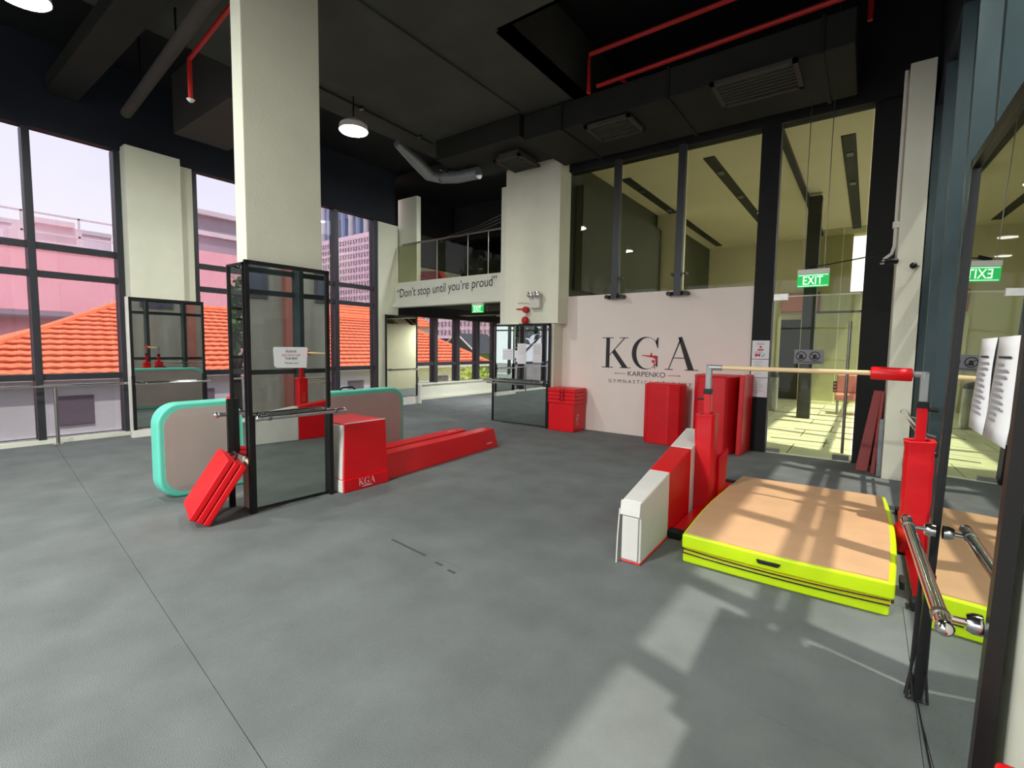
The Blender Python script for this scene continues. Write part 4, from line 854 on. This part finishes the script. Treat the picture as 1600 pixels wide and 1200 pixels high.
# ------------------------------------------------------------------ ceiling equipment
lamps = [(-6.35, 4.55, 26, 'round high bay lamp glowing near the central column'), (-6.5, 1.07, 30, 'round ceiling lamp at the top left corner of the picture'), (.15, 3.2, 8, 'added fill lamp above the crash mat, out of the picture'), (-2.95, -1.7, 105, 'added fill lamp just behind the photographer, out of the picture'), (-3.55, -4.8, 330, 'added fill lamp far behind the photographer, out of the picture')]  # last three are unseen lamps added to brighten the room
for k, (x, y, wt, lb) in enumerate(lamps):
    t = thing('high_bay_or_fill_lamp', lb or 'added fill lamp outside the picture', 'ceiling lamp', (x, y, 4.7), group=None if lb else 'added fill lamps outside the picture')
    if y > YB+1:
        part('reflector', G().tube([(x, y, 4.68), (x, y, 4.76), (x, y, 4.82), (x, y, 4.86)], [.21, .20, .12, .05], 24), 'plastic', t, smooth=True)
        part('lens', G().tube([(x, y, 4.668), (x, y, 4.679)], .195, 24), 'lampglow', t); part('rod', G().tube([(x, y, 4.86), (x, y, 5.2)], .012, 8), 'blackmetal', t)
    ld = bpy.data.lights.new('lamp_light', 'AREA'); ld.shape = 'DISK'; ld.size = .4; ld.energy = wt*LAMP_F; ld.color = (1, 1, .93)
    lo = bpy.data.objects.new('lamp_light', ld); COL.objects.link(lo); lo.parent = t; lo.location = (0, 0, -.04)
for x, y, z, e_ in ((-8.2, 10.5, 2.35, 30), (-6.6, 12.5, 2.35, 50), (-5.9, 8.45, 5.2, 50)):  # unseen lamps added to brighten the back room and mezzanine
    t = thing('fill_lamp', 'small added fill lamp %s' % ('above the mezzanine, hidden behind the mid column' if z > 3 else ('under the mezzanine near the windows' if x < -7 else 'under the mezzanine towards the stairs')), 'ceiling lamp', (x, y, z))
    part('body', G().tube([(x, y, z), (x, y, z+.06)], .09, 16), 'plastic', t)
    ld = bpy.data.lights.new('lamp_light', 'AREA'); ld.shape = 'DISK'; ld.size = .18; ld.energy = e_
    lo = bpy.data.objects.new('lamp_light', ld); COL.objects.link(lo); lo.parent = t; lo.location = (0, 0, -.02)
def cassette(label, x0, x1, y0, y1, z):
    t = thing('ceiling_cassette', label, 'air conditioner', ((x0+x1)/2, (y0+y1)/2, z))
    part('body', B(x0+.06, x1-.06, y0+.06, y1-.06, z+.03, z+(.055 if x0 > -5 else .45)), 'ceil', t)
    g = G().box(x0, x1, y0, y0+.05, z, z+.04).box(x0, x1, y1-.05, y1, z, z+.04).box(x0, x0+.05, y0, y1, z, z+.04).box(x1-.05, x1, y0, y1, z, z+.04)
    part('grille_frame', g, 'soffit', t)
    n = 7
    for k in range(n): yy = y0+.07+(y1-y0-.14)*k/n; part('louvre', B(x0+.05, x1-.05, yy, yy+.03, z+.008, z+.03), 'ceil', t)
cassette('black ceiling air conditioner left of the mid column top', -5.45, -4.9, 6.75, 7.4, 4.72)
cassette('black ceiling air conditioner above the glazing posts', -3.55, -2.85, 6.5, 7.1, 4.72)
cassette('large black ceiling air conditioner above the glass door post', -1.75, -.82, 6.35, 7.05, 4.72)
t = thing('air_duct', 'long black air duct along the glazing below the ceiling recess', 'duct', (-2.5, 6.9, 4.8))
part('duct', B(-4.6, -.3, 6.45, 7.75, 4.78, 5.15), 'ductblack', t, bevel=.01)
for x in (-3.9, -2.3, -.6): part('flange', B(x-.02, x+.02, 6.43, 7.77, 4.76, 5.17), 'black', t)
t = thing('flexible_duct', 'short silver flexible duct with a bent elbow under the soffit', 'duct', (-6.9, 6.6, 4.8))
part('duct', G().tube([(-6.75, 5.7, 4.98), (-6.85, 6.2, 4.88), (-7.0, 6.7, 4.8), (-6.9, 6.95, 4.8), (-6.5, 6.98, 4.73), (-6.0, 7.0, 4.72)], [.06, .11, .12, .12, .11, .11], 14), 'galv', t, smooth=True)
g = G()
for p_ in ((-6.93, 6.92, 4.8), (-6.72, 6.97, 4.81)): g.tube([p_, (p_[0]+.05, p_[1]+.005, p_[2])], .125, 14)
part('clamp', g, 'steel', t)
t = thing('grey_duct', 'round dusty grey duct crossing the upper left ceiling', 'duct', (-7, 2.3, 4.8))
part('duct', G().tube([(-8.9, 2.5, 4.82), (-3.0, 2.0, 4.82)], .068, 14), 'soffit', t, smooth=True)
for x in (-8.0, -6.4, -4.9): part('hanger', G().tube([(x, 2.42-.085*(x+8), 4.82), (x, 2.42-.085*(x+8), 5.7 if x < -7.1 else 5.2)], .012, 6), 'blackmetal', t)
def pipe(label, pts, r=.022, head=None):
    t = thing('sprinkler_pipe', label, 'pipe', pts[0]); part('pipe', G().tube(pts, r, 8), 'redpipe', t)
    if head: part('sprinkler_head', G().tube([head, (head[0], head[1], head[2]-.03)], [.045, .02], 12), 'plastic', t)
pipe('red sprinkler pipe dropping from the ceiling left of the central column', [(-5.0, 2.35, 4.84), (-6.64, 2.5, 4.84), (-6.64, 2.5, 4.38)], .025, (-6.64, 2.5, 4.38))
pipe('red sprinkler pipe across the ceiling recess, upper one', [(.2, 6.05, 5.45), (-3.25, 6.06, 5.45), (-3.25, 6.06, 4.95)], .03)
pipe('red sprinkler pipe across the ceiling recess, lower one with a stub', [(.2, 6.3, 5.2), (-3.3, 6.4, 5.2)], .03)
pipe('short red pipe stub near the middle air conditioner', [(-2.95, 6.4, 5.2), (-2.85, 6.75, 5.15)], .022)
pipe('short vertical red pipe near the top right of the black recess', [(-.2, 7.0, 6.15), (-.2, 7.0, 5.25)], .03)
t = thing('conduit_pipe', 'thin black conduit along the soffit beside the ceiling lamp', 'conduit', (-6.5, 4.5, 5.14))
part('pipe', G().tube([(-6.45, 2.9, 5.14), (-6.53, 6.35, 5.14)], .015, 6), 'black', t)
for y in (3.6, 4.8, 6.0): part('clip', B(-6.54, -6.46, y-.02, y+.02, 5.12, 5.16), 'steel', t)
for k in range(3):
    t = thing('mezzanine_cable', 'thin pale cable sagging over the glass balustrade, %s of three' % ['highest', 'middle', 'lowest'][k], 'cable', (-7.5, 8.6, 4.3))
    part('cable', G().tube([(-9.0, 9.0, 4.25-.05*k), (-7.8, 9.0, 4.38-.06*k), (-6.2, 8.8, 4.65-.1*k)], .008, 5), 'steel', t)
t = thing('red_crash_pad', 'red pad standing behind the glass balustrade at its left end', 'mat', (-9.0, 8.4, 3.05)); part('body', G().hexa([(-9.45, 8.25, 3.0), (-8.05, 8.25, 3.0), (-8.05, 8.5, 3.0), (-9.45, 8.5, 3.0), (-9.45, 8.3, 3.36), (-8.35, 8.3, 3.3), (-8.35, 8.45, 3.3), (-9.45, 8.45, 3.36)]), 'maroon', t, bevel=.015); part('handle', G().tube([(-8.9, 8.24, 3.2), (-8.85, 8.22, 3.22), (-8.75, 8.24, 3.2)], .008, 6), 'blackstrap', t)
# stairs reflected in the pier mirror
t = thing('staircase', 'pale staircase with brown handrails in the back room', 'staircase', (-5.2, 12.3, 0))
for k in range(14): part('step', B(-5.75, -4.85, 14.3-k*.27, 14.6-k*.27, k*.185, k*.185+.19), 'cream', t)
part('under_stair_panel', B(-5.84, -5.8, 9.0, 12.6, 0, 2.25), 'cream', t)
part('stringer', G().prism([(14.6, 0), (14.6, -.0), (14.6, .3), (10.7, 2.95), (10.7, 2.6), (14.3, 0)][::1], -5.82, -5.76, lambda u, v, w_: (w_, u, v)), 'cream', t)
part('handrail', G().tube([(-5.8, 14.6, 1.1), (-5.8, 10.9, 3.4)], .025, 8), 'fin', t); part('handrail', G().tube([(-5.8, 14.6, .6), (-5.8, 10.9, 2.95)], .02, 8), 'fin', t)
for k in range(6): part('baluster', G().tube([(-5.8, 14.4-k*.6, .1+k*.4), (-5.8, 14.4-k*.6, 1.2+k*.37)], .012, 6), 'steel', t)
# red block by the pier, bottom right corner
t = thing('red_block', 'red foam block at the foot of the white pier, just in the bottom right corner', 'foam block', (.3, 1.2, 0)); part('body', B(.285, .337, 1.0, 1.515, 0, .57), 'red', t, bevel=.015)
# little tape marks on the floor
for k, (x, y, l) in enumerate(((-2.62, 2.36, .28), (-2.3, 2.31, .05), (-2.15, 2.28, .05))):
    t = thing('tape_mark', ['long dark tape mark on the floor seam', 'small dark scuffed tape square, left of two', 'small dark scuffed tape square, right of two'][k], 'tape mark', (x, y, .001))
    part('tape', G().hexa([(x-l, y+l*.1-.012, .0), (x+l*.5, y-l*.05-.012, .0), (x+l*.5, y-l*.05+.012, .0), (x-l, y+l*.1+.012, .0), (x-l, y+l*.1-.012, .0012), (x+l*.5, y-l*.05-.012, .0012), (x+l*.5, y-l*.05+.012, .0012), (x-l, y+l*.1+.012, .0012)]), 'joint', t)
